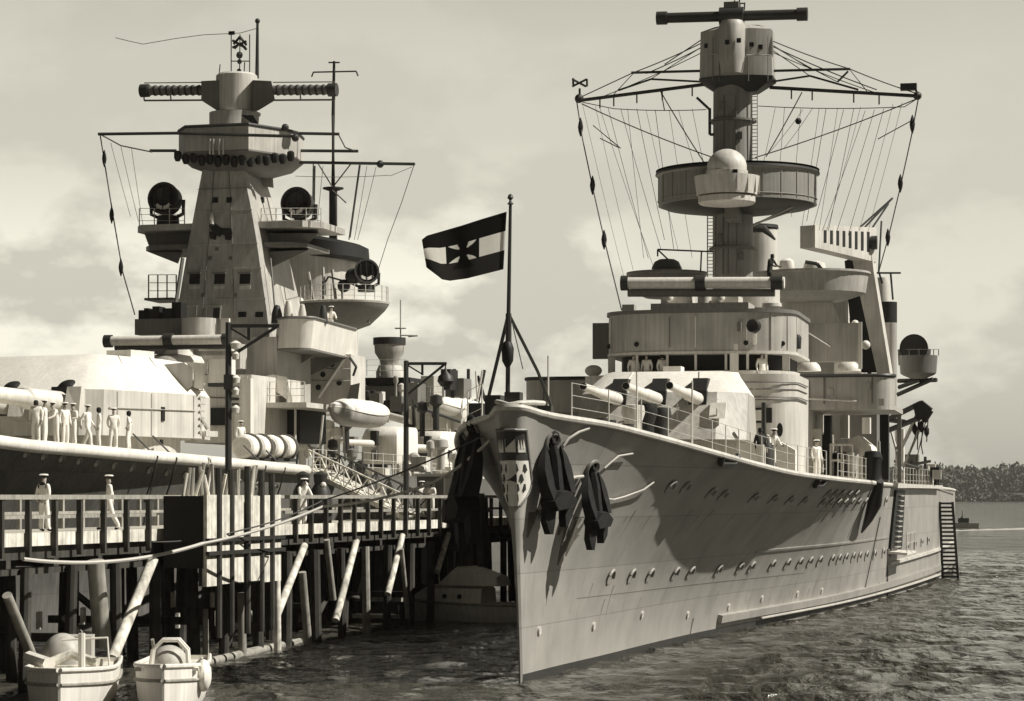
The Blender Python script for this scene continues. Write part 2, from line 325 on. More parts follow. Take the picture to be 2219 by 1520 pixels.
strip('plate_lap', 'dgrey', y_at(1250, 2.2), y_at(1740, 1.9), lambda y: 2.22 - .006 * y, .03, .006)
strip('plate_lap', 'lgrey', y_at(1640, .5), y_at(2030, .5), lambda y: .38, .06, .25)
# portholes: brass ring, dark glass and the little eyebrow above
mb = MB(); mb.lathe([(.20, -.04), (.225, -.04), (.225, .03), (.19, .03)], n=18); RING = mb.build('porthole', 'hull', HULL)
mg = MB(); mg.lathe([(.001, .0), (.2, .0), (.2, .02), (.001, .02)], n=18); GL = mg.build('porthole_glass', 'black', HULL); 
my = MB(); my.tube([(.27 * math.cos(math.radians(a)), .27 * math.sin(math.radians(a)), .06) for a in range(-5, 165, 15)], .05, 6); EY = my.build('porthole_eyebrow', 'hull', HULL)
ring_me, gl_me, ey_me = RING.data, GL.data, EY.data
for o in (RING, GL, EY): bpy.data.objects.remove(o)
jm = bpy.data.meshes.new('porthole'); bmj = bmesh.new()
for k, me in enumerate((ring_me, gl_me, ey_me)):
    n0 = len(bmj.faces); bmj.from_mesh(me); bmj.faces.ensure_lookup_table()
    for f in bmj.faces[n0:]: f.material_index = k
bmj.to_mesh(jm); bmj.free()
for q in ('hull', 'black', 'hull'): jm.materials.append(M[q])
jm.polygons.foreach_set('use_smooth', [True] * len(jm.polygons)); jm.set_sharp_from_angle(angle=math.radians(38))
def porthole(y, z, sg=1):
    o = bpy.data.objects.new('porthole', jm); COL.objects.link(o); o.parent = HULL
    n = nrm(y, z, sg); up = (V((0, 0, 1)) - n * n.z).normalized(); rt = up.cross(n)
    o.matrix_local = Matrix(((rt.x, up.x, n.x), (rt.y, up.y, n.y), (rt.z, up.z, n.z))).to_4x4(); o.location = hp(y, z, .012, sg)
for px, py in [(1320,1252),(1365,1250),(1405,1248),(1460,1244),(1493,1242),(1553,1238),(1600,1232),(1625,1230),(1670,1226),(1703,1223),(1730,1221),(1752,1219),(1773,1217),(1800,1214),(1815,1213),(1830,1211),(1846,1209),(1860,1208),(1875,1206),(1893,1204),(1912,1200),(1930,1197),(1948,1192),(1965,1187),(1981,1182),(1996,1177),(2010,1173),
               (1450,1056),(1482,1058),(1537,1070),(1564,1074),(1630,1080),(1672,1083),(1708,1085),(1738,1087),(1778,1091),(1795,1091),(1811,1091),(1826,1091),(1841,1090),(1856,1090),(1871,1090),(1790,1072),(1805,1072),(1820,1072),(1835,1073),(1850,1073),(1890,1090),(1904,1089),(1917,1088)]:
    porthole(*hpx(px, py))
# discharge studs along the lower plates
for px, py in [(1167,1367),(1285,1357),(1390,1332),(1489,1332),(1578,1315),(1650,1297),(1727,1287),(1780,1280)]:
    y, z = hpx(px, py); MB().lathe([(.10, -.02), (.13, -.02), (.13, .05), (.06, .05)], n=10).build('discharge_pipe', 'lgrey', HULL, loc=hp(y, z, .01), rot=nrm(y, z).to_track_quat('Z', 'Y').to_euler())
def streak(px, py, py2, w0, w1, m='stain', name='stain', n=6, lean=0):   # a run-off mark lying on the plates
    mb = MB(); rows = []
    y, z = hpx(px, py); z1 = z + (py - py2) * R.world(hx(y, z), y).y / F
    for i in range(n + 1):
        zz = z + (z1 - z) * i / n; ww = (w0 + (w1 - w0) * i / n) / 2; yy = y + lean * i / n
        rows.append([hp(yy - ww, zz, .006), hp(yy + ww, zz, .006)])
    mb.sheet(rows); return mb.build(name, m, HULL)
for px, a, b in [(1503,1338,1383),(1686,1310,1352),(1756,1298,1339),(1815,1285,1326),(1876,1270,1312),(1905,1262,1305),(1921,1255,1298)]: streak(px, a, b, .28, .12, 'stain', 'discharge_stain', lean=-.2)
for px, a, b, w_ in [(1157,1110,1165,.8),(1172,1105,1135,.7),(1200,1080,1130,.9),(1232,1115,1160,.8),(1245,1125,1225,1.1),(1262,1120,1205,1.0),(1240,1160,1200,1.2)]: streak(px, a, b, w_, .12, 'stain', 'anchor_stain', lean=-.3)
rg = random.Random(5); M['grime'] = mat('thin_grime', .20, .3, .3, .8, tint=(1.08, 1, .86), scale=2); M['pale_run'] = mat('salt_run', .36, .2, .2, .8, scale=2)
for k in range(22):
    px = rg.uniform(1180, 1900); top = 1240 - (px - 1320) * .045 + rg.uniform(20, 60); streak(px, top, top + rg.uniform(25, 75), rg.uniform(.05, .16), .03, 'grime' if k % 3 else 'pale_run', 'run_off', lean=-.08)
for k in range(14):
    px = rg.uniform(1330, 1870); streak(px, 1105 - (px - 1330) * -.0 + rg.uniform(-5, 15), 1105 + rg.uniform(30, 70), rg.uniform(.06, .15), .03, 'grime', 'run_off', lean=-.08)
# anchors lying in their hawses
def anchor(px, py, sc_, sg=1, yz=None):
    y, z = yz or hpx(px, py)
    n = nrm(y, z, sg); n = V((n.x, n.y, 0)).normalized(); up = V((0, 0, 1)); rt = up.cross(n)
    mb = MB()
    mb.tube([(0, .12, -.02), (0, -.5, .12), (0, -1.6, .22)], [.11, .16, .2], 6, .9)
    mb.loft([[(-.62, -1.62, .05), (-.40, -1.95, .05), (.36, -1.86, .05), (.60, -1.58, .05), (.3, -1.25, .05), (-.3, -1.25, .05)], [(-.52, -1.60, .5), (-.36, -1.85, .5), (.32, -1.78, .5), (.50, -1.56, .5), (.2, -1.36, .5), (-.2, -1.36, .5)]])
    for s_, ln in ((-1, 1.0), (1, .88)):
        mb.loft([[(s_ * (cx2 - wd), yy * ln - .05, zz), (s_ * (cx2 + wd), yy * ln - .05, zz), (s_ * (cx2 + wd * .5), yy * ln - .05, zz + th2), (s_ * (cx2 - wd * .7), yy * ln - .05, zz + th2)] for yy, cx2, wd, zz, th2 in ((-1.5, .42, .16, .1, .34), (-1.1, .47, .24, .06, .26), (-.7, .47, .25, .04, .18), (-.35, .42, .15, .03, .12), (-.05, .34, .02, .02, .04))])
        mb.loft([[(s_ * (cx2 - wd), yy, zz), (s_ * (cx2 + wd), yy, zz), (s_ * (cx2 + wd), yy, zz + .2), (s_ * (cx2 - wd), yy, zz + .24)] for yy, cx2, wd, zz in ((-1.7, .38, .18, .08), (-2.05 - .12 * (s_ < 0), .40, .17, .05), (-2.3 - .2 * (s_ < 0), .33, .04, .03))])
    mb.tube([(.16 * math.cos(a / 8 * 6.283), .1 + .16 * math.sin(a / 8 * 6.283), .1) for a in range(9)], .05, 6)
    o = mb.build('anchor', 'forged', HULL)
    o.matrix_local = Matrix(((rt.x, up.x, n.x), (rt.y, up.y, n.y), (rt.z, up.z, n.z))).to_4x4() @ Matrix.Scale(sc_, 4); o.location = hp(y, z, .0, sg)
    n2 = nrm(y, z, sg); u2 = (V((0, 0, 1)) - n2 * n2.z).normalized(); r2_ = u2.cross(n2)
    mb = MB(); mb.tube([(.30 * math.cos(a), .24 * math.sin(a), .02) for a in [i / 16 * 6.2832 for i in range(17)]], .07, 8)
    h = mb.build('hawse_lip', 'dgrey', HULL); h.matrix_local = Matrix(((r2_.x, u2.x, n2.x), (r2_.y, u2.y, n2.y), (r2_.z, u2.z, n2.z))).to_4x4(); h.location = hp(y, z, .0, sg); return y, z
ya = anchor(1196, 958, 1.05); yb = anchor(1282, 1016, .95); anchor(0, 0, 1.45, -1, (1.5, 7.25)); anchor(0, 0, 1.35, -1, (3.6, 7.0))
# mooring lines lying over the flare, caught by the light
def hullrope(pts, r=.05, off=.09, name='hanging_line', m='rope'):
    MB().tube([hp(*hpx(a, b), off) for a, b in pts], r, 6).build(name, m, CR)
hullrope([(1216,965),(1228,948),(1250,934),(1272,926)], .04)
hullrope([(1305,1012),(1318,1000),(1336,985),(1366,980)], .03); hullrope([(1308,1078),(1325,1080),(1350,1073),(1390,1058),(1412,1042)], .028)
hullrope([(1225,1042),(1240,1032),(1258,1030)], .05)
# the crest on the stem: dark chief with three crowns, white field with ermine tails, wrapped round the bow
mb = MB(); zt, zb = 7.15, 5.02
def cw(v): return .33 * (1 - max(0, (v - .62) / .38) ** 2.0 * .72)              # half width along the plating
def cpt(s, v, off):                                                             # s -1..1 across, v 0 top..1 point
    sg = 1 if s >= 0 else -1; z = zt + (zb - zt) * v; X = abs(s) * cw(v); lo, hi = 0., 6.
    for _ in range(30):
        t = (lo + hi) / 2; lo, hi = (t, hi) if hx(stem(z) + t, z) < X else (lo, t)
    y = stem(z) + t
    p = V((sg * hx(y, z), y, z)); n = nrm(y + .02, z, sg); n = (n + V((0, -1.2 * (1 - min(1, abs(s) * 2)), 0))).normalized(); return p + n * off
for v0, v1, m in ((0, .40, 0), (.40, 1, 1)):
    mb.m = m; N = 8
    mb.sheet([[cpt(-1 + 2 * i / 20, v0 + (v1 - v0) * j / N, .10) for i in range(21)] for j in range(N + 1)])
mb.m = 2
for s in (-1, 1):
    mb.tube([cpt(s, j / 14, .09) for j in range(15)], .05, 6)
mb.tube([cpt(-1 + i / 10, 0, .1) for i in range(21)], .05, 6)
def decal(pts, cs, cv, off=.125): mb.loft([[cpt(cs + a, cv + b, o_) for a, b in pts] for o_ in (.09, off)])
mb.m = 1
for cs in (-.62, 0, .62):                                                        # three crowns
    decal([(-.20, .10), (.20, .10), (.20, .05), (-.20, .05)], cs, .19)
    for k in (-.15, 0, .15): decal([(k - .055, .05), (k + .055, .05), (k, -.07)], cs, .19)
mb.m = 0
for row, (cv, ss) in enumerate(((.50, (-.72, -.28, .28, .72)), (.63, (-.5, .04, .5)), (.76, (-.62, -.2, .3, .66)), (.89, (-.4, .3)))):
    for cs in ss: decal([(-.03, -.055), (.03, -.055), (.10, .03), (.02, .02), (0, .06), (-.05, .02), (-.10, .035)], cs, cv)
mb.build('bow_crest', ['steel', 'white', 'dgrey'], CR)
# bow chock lip and jackstaff
mb = MB(); mb.tube([edge(t, -1) + V((0, 0, .12 + .25 * math.sin(t))) for t in (.3, .1)] + [edge(0) + V((0, 0, .05))] + [edge(t) + V((0, 0, .1 + .22 * math.sin(t))) for t in (.1, .3, .7, 1.2)], .07, 8); mb.build('bow_chock', 'lgrey', CR)
for q_ in ((-.22, .22, -1.15, -.7, 7.75, 8.2), (-.95, -.5, -.4, .2, 7.6, 8.15), (.5, .9, -.1, .3, 7.55, 7.85)): MB().bb(*q_).build('fairlead', 'steel', CR)
JY = -.95
ja, jt = R.p(1100, 885, JY), R.p(1106, 445, JY); jm_ = R.p(1102, 680, JY)
mb = MB(); mb.tube([ja, jm_, jt], [.07, .06, .045], 8); mb.tube([jm_ - V((0, 0, 1.0)), jm_], .085, 8); J = mb.build('jackstaff', 'steel', CR)
mb = MB(); mb.lathe([(.02, 0), (.10, .03), (.05, .08), (.03, .14), (.09, .2), (.06, .28), (.01, .32)], jt, 10); mb.build('finial', 'steel', J)
MB().tube([jm_, R.p(1054, 880, .6)], .055, 6).build('strut', 'steel', J); MB().tube([jm_, R.p(1165, 805, 1.2), R.p(1196, 885, 1.6)], .05, 6).build('strut', 'steel', J)
mb = MB(); c = R.p(1100, 775, JY); mb.lathe([(.05, -.3), (.16, -.1), (.18, .25), (.12, .42), (.03, .5)], c, 10); mb.build('anchor_lamp', 'black', J)
MB().tube([R.p(1110, 700, JY), R.p(1133, 800, JY)], .015, 4).build('halyard', 'wire', J)
# the flag
def fl(u, v):
    top = interp([(0, 1098), (.55, 1000), (.93, 925), (1, 914)], u), interp([(0, 459), (.3, 475), (.93, 511), (1, 520)], u)
    bot = interp([(0, 1091), (.5, 1012), (.75, 966), (.86, 948), (1, 924)], u), interp([(0, 584), (.5, 604), (.7, 609), (.8, 606), (1, 580)], u)
    p = R.p(top[0] + (bot[0] - top[0]) * v, top[1] + (bot[1] - top[1]) * v, JY - .1 + 1.5 * u + .30 * math.sin(u * 7.5 + v * .8) * u + .1 * math.sin(u * 15 + v * 2) * u); return p
NU, NV = 150, 90
mb = MB(); grid = [[fl(i / NU, j / NV) for i in range(NU + 1)] for j in range(NV + 1)]
def fcol(u, v):
    m = 0 if v < .335 else (1 if v < .665 else 2)
    x, y = (u - .535) * 1.5, v - .5; r, ang = math.hypot(x, y), 0
    for a, b in ((abs(x), abs(y)), (abs(y), abs(x))):
        if a < .30 and b < .055 + .42 * a * a / .30 * 1.25: return 0
    for a, b in ((abs(x), abs(y)), (abs(y), abs(x))):
        if a < .33 and b < .085 + .42 * a * a / .30 * 1.25: return 1 if .335 < v < .665 else m
    return m
for j in range(NV):
    for i in range(NU):
        pass
o = len(mb.v); mb.v += [p for r_ in grid for p in r_]; n1_ = NU + 1
for j in range(NV):
    for i in range(NU): mb.f.append([j * n1_ + i, j * n1_ + i + 1, (j + 1) * n1_ + i + 1, (j + 1) * n1_ + i]); mb.mi.append(fcol((i + .5) / NU, (j + .5) / NV))
M['flag_black'] = mat('black_bunting', .012, .1, .1, .95, bump=.2, scale=3); M['flag_white'] = mat('white_bunting', .82, .08, .08, .95, bump=.2, scale=3); M['flag_red'] = mat('deep_red_bunting', .016, .1, .1, .95, tint=(1.3, .95, .85), bump=.2, scale=3)
for q_ in ('flag_white', 'flag_black', 'flag_red'):                          # thin bunting lets the light through
    t_ = M[q_].node_tree; b_ = t_.nodes['Principled BSDF']; tr = nd(t_, 'ShaderNodeBsdfTranslucent'); tr.inputs[0].default_value = tuple({'flag_white': .8, 'flag_black': .012, 'flag_red': .03}[q_] * c for c in (1.03, 1, .92)) + (1,)
    ms = nd(t_, 'ShaderNodeMixShader'); ms.inputs[0].default_value = .45; t_.links.new(b_.outputs[0], ms.inputs[1]); t_.links.new(tr.outputs[0], ms.inputs[2]); t_.links.new(ms.outputs[0], t_.nodes['Material Output'].inputs[0])
FL = mb.build('flag', ['flag_black', 'flag_white', 'flag_red'], rot=(0, 0, -R.th), loc=R.world(0, 0)); FL.data.shade_smooth()
tag(FL, 'flag of dark, white and dark stripes with a black iron cross, on the bow staff', 'flag')
# rails on the forecastle
def railing(name, pts, h=1.05, wires=3, post=.022, parent=None, m='lgrey', step=1.9):
    mb = MB(); P_ = [V(p) for p in pts]; out = [P_[0]]
    for a, b in zip(P_, P_[1:]):
        k = max(1, round((b - a).length / step)); out += [a.lerp(b, i / k) for i in range(1, k + 1)]
    for p in out: mb.tube([p, p + V((0, 0, h))], post, 5)
    for wv in range(1, wires + 1):
        for a, b in zip(out, out[1:]): mb.tube([a + V((0, 0, h * wv / wires)), b + V((0, 0, h * wv / wires))], post * .45, 4)
    return mb.build(name, m, parent or CR)
for sg in (1, -1): railing('railing', [edge(t, sg) + V((-.12 * sg, 0, 0)) for t in (2.4, 4, 6, 8, 10, 12, 15, 18, 22, 26, 30)])
for sg in (1, -1): railing('railing', [edge(t, sg) + V((-.12 * sg, 0, 0)) for t in (33, 38, 43, 46)], m='lgrey')
# triple gun turret
def front(hw, yf, yr, ch=1.0): return [(-hw, yf + 1.3), (-hw + ch, yf), (hw - ch, yf), (hw, yf + 1.3), (hw * .9, yr - 1.5), (hw * .55, yr), (-hw * .55, yr), (-hw * .9, yr - 1.5)]
TU = bpy.data.objects.new('gun_turret', None); COL.objects.link(TU); TU.parent = CR
tx = R.x(1428, 24.2)
mb = MB(); mb.lathe([(2.9, 5.9), (2.9, 7.5)], (tx, 28.2, 0), 32); mb.build('barbette', 'lgrey', TU)
mb = MB(); sh = lambda pl: [(x + tx, y) for x, y in pl]
r0, r1, r2 = sh(front(3.3, 22.95, 32, 1.0)), sh(front(3.2, 24.25, 32, 1.0)), sh(front(2.6, 26.2, 31.4, .5))
mb.loft([[(x, y, 7.4) for x, y in r0], [(x, y, 9.2) for x, y in r1]]); mb.build('gun_house', 'grey', TU)
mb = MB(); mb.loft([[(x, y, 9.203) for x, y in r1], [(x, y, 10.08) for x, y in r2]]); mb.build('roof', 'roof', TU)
for px in (1338, 1424, 1512):
    gx = R.x(px, 24)
    mb = MB(); mb.loft([[(gx + a * .34, yy, zz) for a, yy, zz in ((-1, 23.9, z0), (1, 23.9, z0), (1, 25.4, z0), (-1, 25.4, z0))] for z0 in (8.55, 9.25)]); mb.loft([[(gx - .3, 24.05, 9.2), (gx + .3, 24.05, 9.2), (gx + .3, 25.2, 9.2), (gx - .3, 25.2, 9.2)], [(gx - .28, 24.75, 9.75), (gx + .28, 24.75, 9.75), (gx + .28, 25.6, 9.75), (gx - .28, 25.6, 9.75)]]); mb.build('gun_port', 'black', TU)
    g = MB().tube([(gx, 24.3, 8.93), (gx, 21.5, 9.0), (gx, 21.4, 9.0), (gx, 17.2, 9.12), (gx, 16.9, 9.13)], [.24, .23, .19, .13, .14], 14).build('gun_barrel', 'white', TU)
    MB().lathe([(.001, 0), (.115, 0), (.12, .02), (.001, .02)], n=12).build('muzzle', 'black', g, loc=(gx, 16.89, 9.13), rot=(math.radians(90), 0, 0))
mb = MB(); a = R.p(1555, 890, 23.5); mb.loft([[(a.x + q_ * .3, 23.28 + k * .42 + dd, a.z - .3 + k * .6) for q_, dd in ((-1, 0), (1, 0), (1, .2), (-1, .2))] for k in (0, 1)]); mb.build('access_hatch', 'white', TU)
# deckhouse under the bridge with its notice board
dx0, dx1 = R.x(1500, 33), R.x(1722, 33); zt_ = R.z(812, 33)
def rr(x0, x1, y0, y1, r, n=5): return arc(x0 + r, y0 + r, r, r, 180, 270, n) + arc(x1 - r, y0 + r, r, r, 270, 360, n) + [(x1, y1), (x0, y1)]
mb = MB(); mb.prism(rr(-dx1, dx1, 33, 50, 1.3), 5.8, zt_); mb.build('deckhouse', 'lgrey', CR)
mb = MB()
for py in (830, 862):
    zz = R.z(py, 33); pl = arc(dx1 - 1.3, 34.3, 1.36, 1.36, 255, 360, 6); mb.tube([(R.x(1612, 32.9), 32.94, zz)] + [(x, y, zz) for x, y in pl] + [(dx1 + .06, 38, zz)], .025, 5)
for zz in (R.z(845, 33), R.z(868, 33)): mb.tube([(R.x(1612, 32.9), 32.97, zz)] + [(x * 1.0, y, zz) for x, y in arc(dx1 - 1.3, 34.3, 1.33, 1.33, 255, 360, 6)] + [(dx1 + .03, 38, zz)], .02, 5)
mb.build('hand_rail', 'dgrey', CR)
def plate(name, fr, px0, px1, py0, py1, y, th, m, parent=None, dx=0):
    a, b = fr.p(px0, py1, y), fr.p(px1, py0, y); return MB().bb(a.x + dx, b.x + dx, y - th, y, a.z, b.z).build(name, m, parent or CR)
NB = plate('notice_board', R, 1618, 1673, 884, 917, 32.97, .08, 'black'); plate('notice', R, 1633, 1652, 889, 912, 32.885, .02, 'white', NB)
mb = MB(); c = R.p(1690, 932, 33.0); mb.lathe([(.001, -.03), (.16, -.03), (.18, .04), (.12, .05), (.001, .03)], n=14, sx=.7, sy=1.6); mb.build('porthole', 'black', CR, loc=c, rot=(math.radians(90), 0, 0))
plate('door', R, 1724, 1756, 950, 1012, 41, .1, 'grey', dx=.2)
# bridge: open window band, mullions, curved bulwark above with its lamp
bx = 4.06; zb0, zb1, zb2 = R.z(806, 36.6), R.z(764, 36.6), R.z(682, 36.6)
bowl = lambda rx, yf, sq: [(rx * math.copysign(abs(math.cos(a)) ** sq, math.cos(a)), 38.6 - (38.6 - yf) * abs(math.sin(a)) ** sq) for a in [math.pi - math.pi * i / 26 for i in range(27)]]
bo, bi = bowl(bx, 35.6, .62), bowl(bx - .22, 35.8, .62)
mb = MB(); mb.prism([(x, y + .1) for x, y in bo] + [(bx, 43), (-bx, 43)], zt_ + .004, zb0); mb.build('bridge_deck', 'lgrey', CR)
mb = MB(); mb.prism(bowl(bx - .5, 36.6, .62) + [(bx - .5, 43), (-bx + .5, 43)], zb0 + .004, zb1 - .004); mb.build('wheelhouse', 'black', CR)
mb = MB(); mb.loft([[(x, y, zb1) for x, y in bo] + [(bx, 43, zb1), (-bx, 43, zb1)], [(x, y, zb2) for x, y in bo] + [(bx, 43, zb2), (-bx, 43, zb2)]]); BW = mb.build('bridge_bulwark', 'grey', CR)
mb = MB(); mb.loft([[(x * 1.02, y - .06, z) for x, y in bo] + [(bx * 1.02, 43, z), (-bx * 1.02, 43, z)] for z in (zb2 + .003, zb2 + .16)]); mb.build('coaming', 'dgrey', CR)
mb = MB(); mb.loft([[(x * 1.012, y - .04, z) for x, y in bo] + [(bx * 1.012, 43, z), (-bx * 1.012, 43, z)] for z in (zb1 - .12, zb1 - .003)]); mb.build('window_sill', 'lgrey', CR)
def frontpt(px, z, pl):                                   # where a photograph column meets a curved front
    best = min(pl, key=lambda q: abs(R.proj(q[0], q[1], z)[0] - px)); return best
big = bowl(bx - .1, 35.75, .62); fine = [big[i] if k == 0 else (big[i][0] + (big[i + 1][0] - big[i][0]) * k / 8, big[i][1] + (big[i + 1][1] - big[i][1]) * k / 8) for i in range(26) for k in range(8)]
for px in (1380, 1446, 1508, 1573, 1619, 1660, 1703, 1318):
    q = frontpt(px, zb0 + .5, fine); wd = .10 if px not in (1318, 1703) else .3
    MB().box((q[0], q[1] + .05, (zb0 + zb1) / 2 - .05), (wd, .1, zb1 - zb0 - .15)).build('window_post', 'lgrey', CR)
q = frontpt(1592, zb0 + .5, fine); MB().box((q[0], q[1], zb0 + .55), (.34, .3, 1.1)).build('telegraph', 'white', CR)
for px, wd in ((1487, .05), (1477, .03)):
    q = frontpt(px, zb1 + .5, bo); MB().box((q[0] + .02, q[1] - .02, (zb1 + zb2) / 2), (wd, .12, zb2 - zb1 - .3)).build('pipe', 'white' if wd > .04 else 'dgrey', BW)
q = R.p(1634, 706, 34.9); S1 = MB().lathe([(.001, 0), (.16, 0), (.27, .1), (.29, .45), (.24, .55), (.001, .5)], n=18).build('signal_lamp', 'black', BW, loc=(q.x, q.y + .5, q.z), rot=(math.radians(90), 0, math.radians(-6)))
MB().tube([(q.x, q.y + .35, q.z - .25), (q.x - .15, 36.2, q.z - .95)], .09, 6).build('bracket', 'lgrey', BW)
q = R.p(1601, 708, 35.3); MB().box((q.x, q.y + .3, q.z), (.16, .5, .4)).build('bracket', 'dgrey', BW)
q = R.p(1727, 742, 38); MB().lathe([(.001, -.3), (.17, -.28), (.2, .2), (.12, .32), (.001, .34)], q, 12).build('side_lamp', 'black', BW)
# raised signal wings and the broad lower wings
for a, b, t_, u_ in ((1722, 1862, 700, 785), (1284, 1322, 700, 778)):
    p0, p1 = R.p(a, u_, 43.6), R.p(b, t_, 43.6)
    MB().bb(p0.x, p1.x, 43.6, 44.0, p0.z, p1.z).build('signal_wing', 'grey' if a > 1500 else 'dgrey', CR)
p0 = R.p(1864, 800, 43.4); p1 = R.p(1864, 698, 43.4); MB().beam(p0, p1, .16, .16).build('stanchion', 'white', CR)
MB().ptube(R, [((1735, 712, 43.5), (1800, 752, 43.5))], .03, 5).build('stay', 'lgrey', CR)
for px0, px1, py0 in ((1724, 1782, 768), (1815, 1862, 790)):
    q = R.p((px0 + px1) / 2, 805, 45); MB().ball((q.x, q.y, q.z), .55, 14, 1.0, .8, .9, 0, 90).build('ventilator', 'white', CR)
plate('screen', R, 1808, 1866, 785, 812, 46.5, .1, 'white')
wl = [(-8.15, 43), (-8.15, 39.9)] + arc(-7.35, 39.9, .8, .8, 180, 270, 4)[1:] + arc(7.25, 39.9, .8, .8, 270, 360, 4) + [(8.05, 46), (-8.15, 46)]
zl0, zl1 = R.z(889, 39.5, 1830), R.z(815, 39.5, 1830)
mb = MB(); mb.prism(wl, zl0, zl0 + .2); mb.build('wing_deck', 'grey', CR)
wall = wl[1:-2]; inn = [(x * .985, y + .12) for x, y in wall]
mb = MB(); mb.loft([[(x, y, z) for x, y in wall] + [(x, y, z) for x, y in inn[::-1]] for z in (zl0 + .204, zl1)]); mb.build('wing_bulwark', 'grey', CR)
mb = MB(); mb.tube([(x, y, zl1) for x, y in wall], .09, 6); mb.build('wing_rail', 'steel', CR)
mb = MB(); mb.tube([(4, 38.95, zl0 + .5), (6.5, 38.95, zl0 + .36)], .05, 6); mb.build('hand_rail', 'lgrey', CR)
for sg in (1, -1): MB().bb(sg * 7.9 - .09, sg * 7.9 + .09, 45.7, 45.9, 5.9, zl0 - .003).build('pillar', 'dgrey', CR)  # pillar tone darkened to carry the shade of the wing
mb = MB(); mb.bb(-5.6, 5.6, 52, 60, 5.85, zl0 - .4); mb.build('deckhouse', 'dgrey', CR)  # shade under the wings is put into this dark grey
# ---- cruiser: compass platform, range finder, mast, tops, funnels, crane
def cyl(name, m, fr, px0, px1, py0, py1, y, parent=None, n=32, prof=None, mats=None):   # upright drum read off the photograph
    a, b = fr.p(px0, py1, y), fr.p(px1, py0, y); r = (b.x - a.x) / 2; c = V(((a.x + b.x) / 2, y, 0))
    mb = MB(); mb.lathe([(r * k, a.z + (b.z - a.z) * q) for k, q in (prof or [(1, 0), (1, 1)])], c, n); return mb.build(name, m, parent or (CR if fr is R else LS))
def blk(name, m, fr, px0, px1, py0, py1, y0, y1, parent=None, dz=0):
    a, b = fr.p(px0, py1, y0), fr.p(px1, py0, y0); return MB().bb(a.x, b.x, y0, y1, a.z + dz, b.z).build(name, m, parent or (CR if fr is R else LS))
blk('compass_platform', 'grey', R, 1410, 1622, 655, 688, 38.0, 42)
blk('locker', 'lgrey', R, 1432, 1500, 640, 660, 38.4, 39.4); blk('locker', 'lgrey', R, 1520, 1600, 640, 657, 38.4, 40)
cyl('director_base', 'lgrey', R, 1560, 1690, 622, 672, 41.5)
for px, py in ((1448, 645), (1560, 645)):
    q = R.p(px, py, 38.2); MB().ball(q, .22, 10).build('compass', 'white', CR)
cyl('lookout_hood', 'lgrey', R, 1655, 1690, 650, 690, 38.5, prof=[(1, 0), (1, .6), (1.25, .62), (1.2, .8), (.7, .95), (.05, 1)])
blk('locker', 'grey', R, 1348, 1374, 660, 684, 38, 38.6)
a, b = R.p(1346, 614, 37.6), R.p(1700, 613, 37.6)
RF = MB().tube([a, b], .25, 14).build('rangefinder', 'white', CR)
for t0, t1, rr_ in ((0, .045, .33), (.46, .52, .34), (.92, .99, .31)): MB().tube([a.lerp(b, t0), a.lerp(b, t1)], rr_, 14).build('eyepiece_ring', 'steel', RF)
MB().tube([a.lerp(b, .04) - V((0, -.1, .42)), a.lerp(b, .94) - V((0, -.1, .42))], .17, 10).build('cradle', 'dgrey', RF)
q = a.lerp(b, .5); MB().lathe([(.3, -1.3), (.3, -.3)], q + V((0, .7, 0)), 12).build('pedestal', 'lgrey', RF)
# tube mast
mz = lambda py: R.z(py, 48.5); mxx = R.x(1588, 48.5)
MAST = MB().lathe([(.95, zt_ - 1), (.95, mz(420)), (.92, mz(200)), (.9, mz(190))], (mxx, 48.5, 0), 28).build('tube_mast', 'mast', CR)
for py in (264, 540): MB().lathe([(1.0, -.05), (1.12, -.05), (1.12, .05), (1.0, .05)], (mxx, 48.5, mz(py)), 28).build('mast_band', 'dgrey', MAST)
mb = MB()
for sx_ in (-1.12, -.78): mb.tube([(mxx + sx_, 47.9, mz(605)), (mxx + sx_, 47.9, mz(470))], .03, 5)
for k in range(18): z = mz(605) + k * .165 * 1.0; mb.tube([(mxx - 1.12, 47.9, z), (mxx - .78, 47.9, z)], .02, 4)
mb.build('ladder', 'grey', MAST)
MB().ptube(R, [((1538, 235, 48.2), (1538, 292, 48.2)), ((1510, 212, 48.2), (1538, 238, 48.2)), ((1538, 292, 48.2), (1550, 292, 48.2))], .07, 6).build('pipe', 'steel', MAST)
# searchlight ring round the mast
ctr = R.p(1598, 455, 48.5); zr0, zr1 = mz(447), mz(376); rr_ = 3.72
mb = MB(); mb.lathe([(.96, zr0 - .45), (3.4, zr0 - .12), (3.6, zr0), (3.6, zr0 + .08), (.96, zr0 + .08)], (ctr.x, 48.5, 0), 48); TOP = mb.build('mast_top_platform', 'steel', CR)  # underside shade is put into the dark platform colour
mb = MB(); mb.lathe([(rr_ - .12, zr0 + .004), (rr_, zr0), (rr_, zr1 - .2), (rr_ + .1, zr1 - .12), (rr_ + .1, zr1), (rr_ - .15, zr1), (rr_ - .15, zr0 + .1)], (ctr.x, 48.5, 0), 56); mb.build('screen', 'mast', TOP)
mb = MB(); mb.lathe([(rr_ + .12, zr1 + .003), (rr_ + .14, zr1 - .1), (rr_ - .2, zr1 + .02), (rr_ - .2, zr1 + .1), (rr_ + .12, zr1 + .1)], (ctr.x, 48.5, 0), 56); mb.build('screen_rim', 'steel', TOP)
MB().tube([(mxx + 1, 48, zr0 - 1.0), (mxx + 2.9, 47.6, zr0 - .2)], .05, 5).tube([(mxx + 1, 49, zr0 - .8), (mxx + 3.0, 49, zr0 - .15)], .05, 5).build('strut', 'grey', TOP)
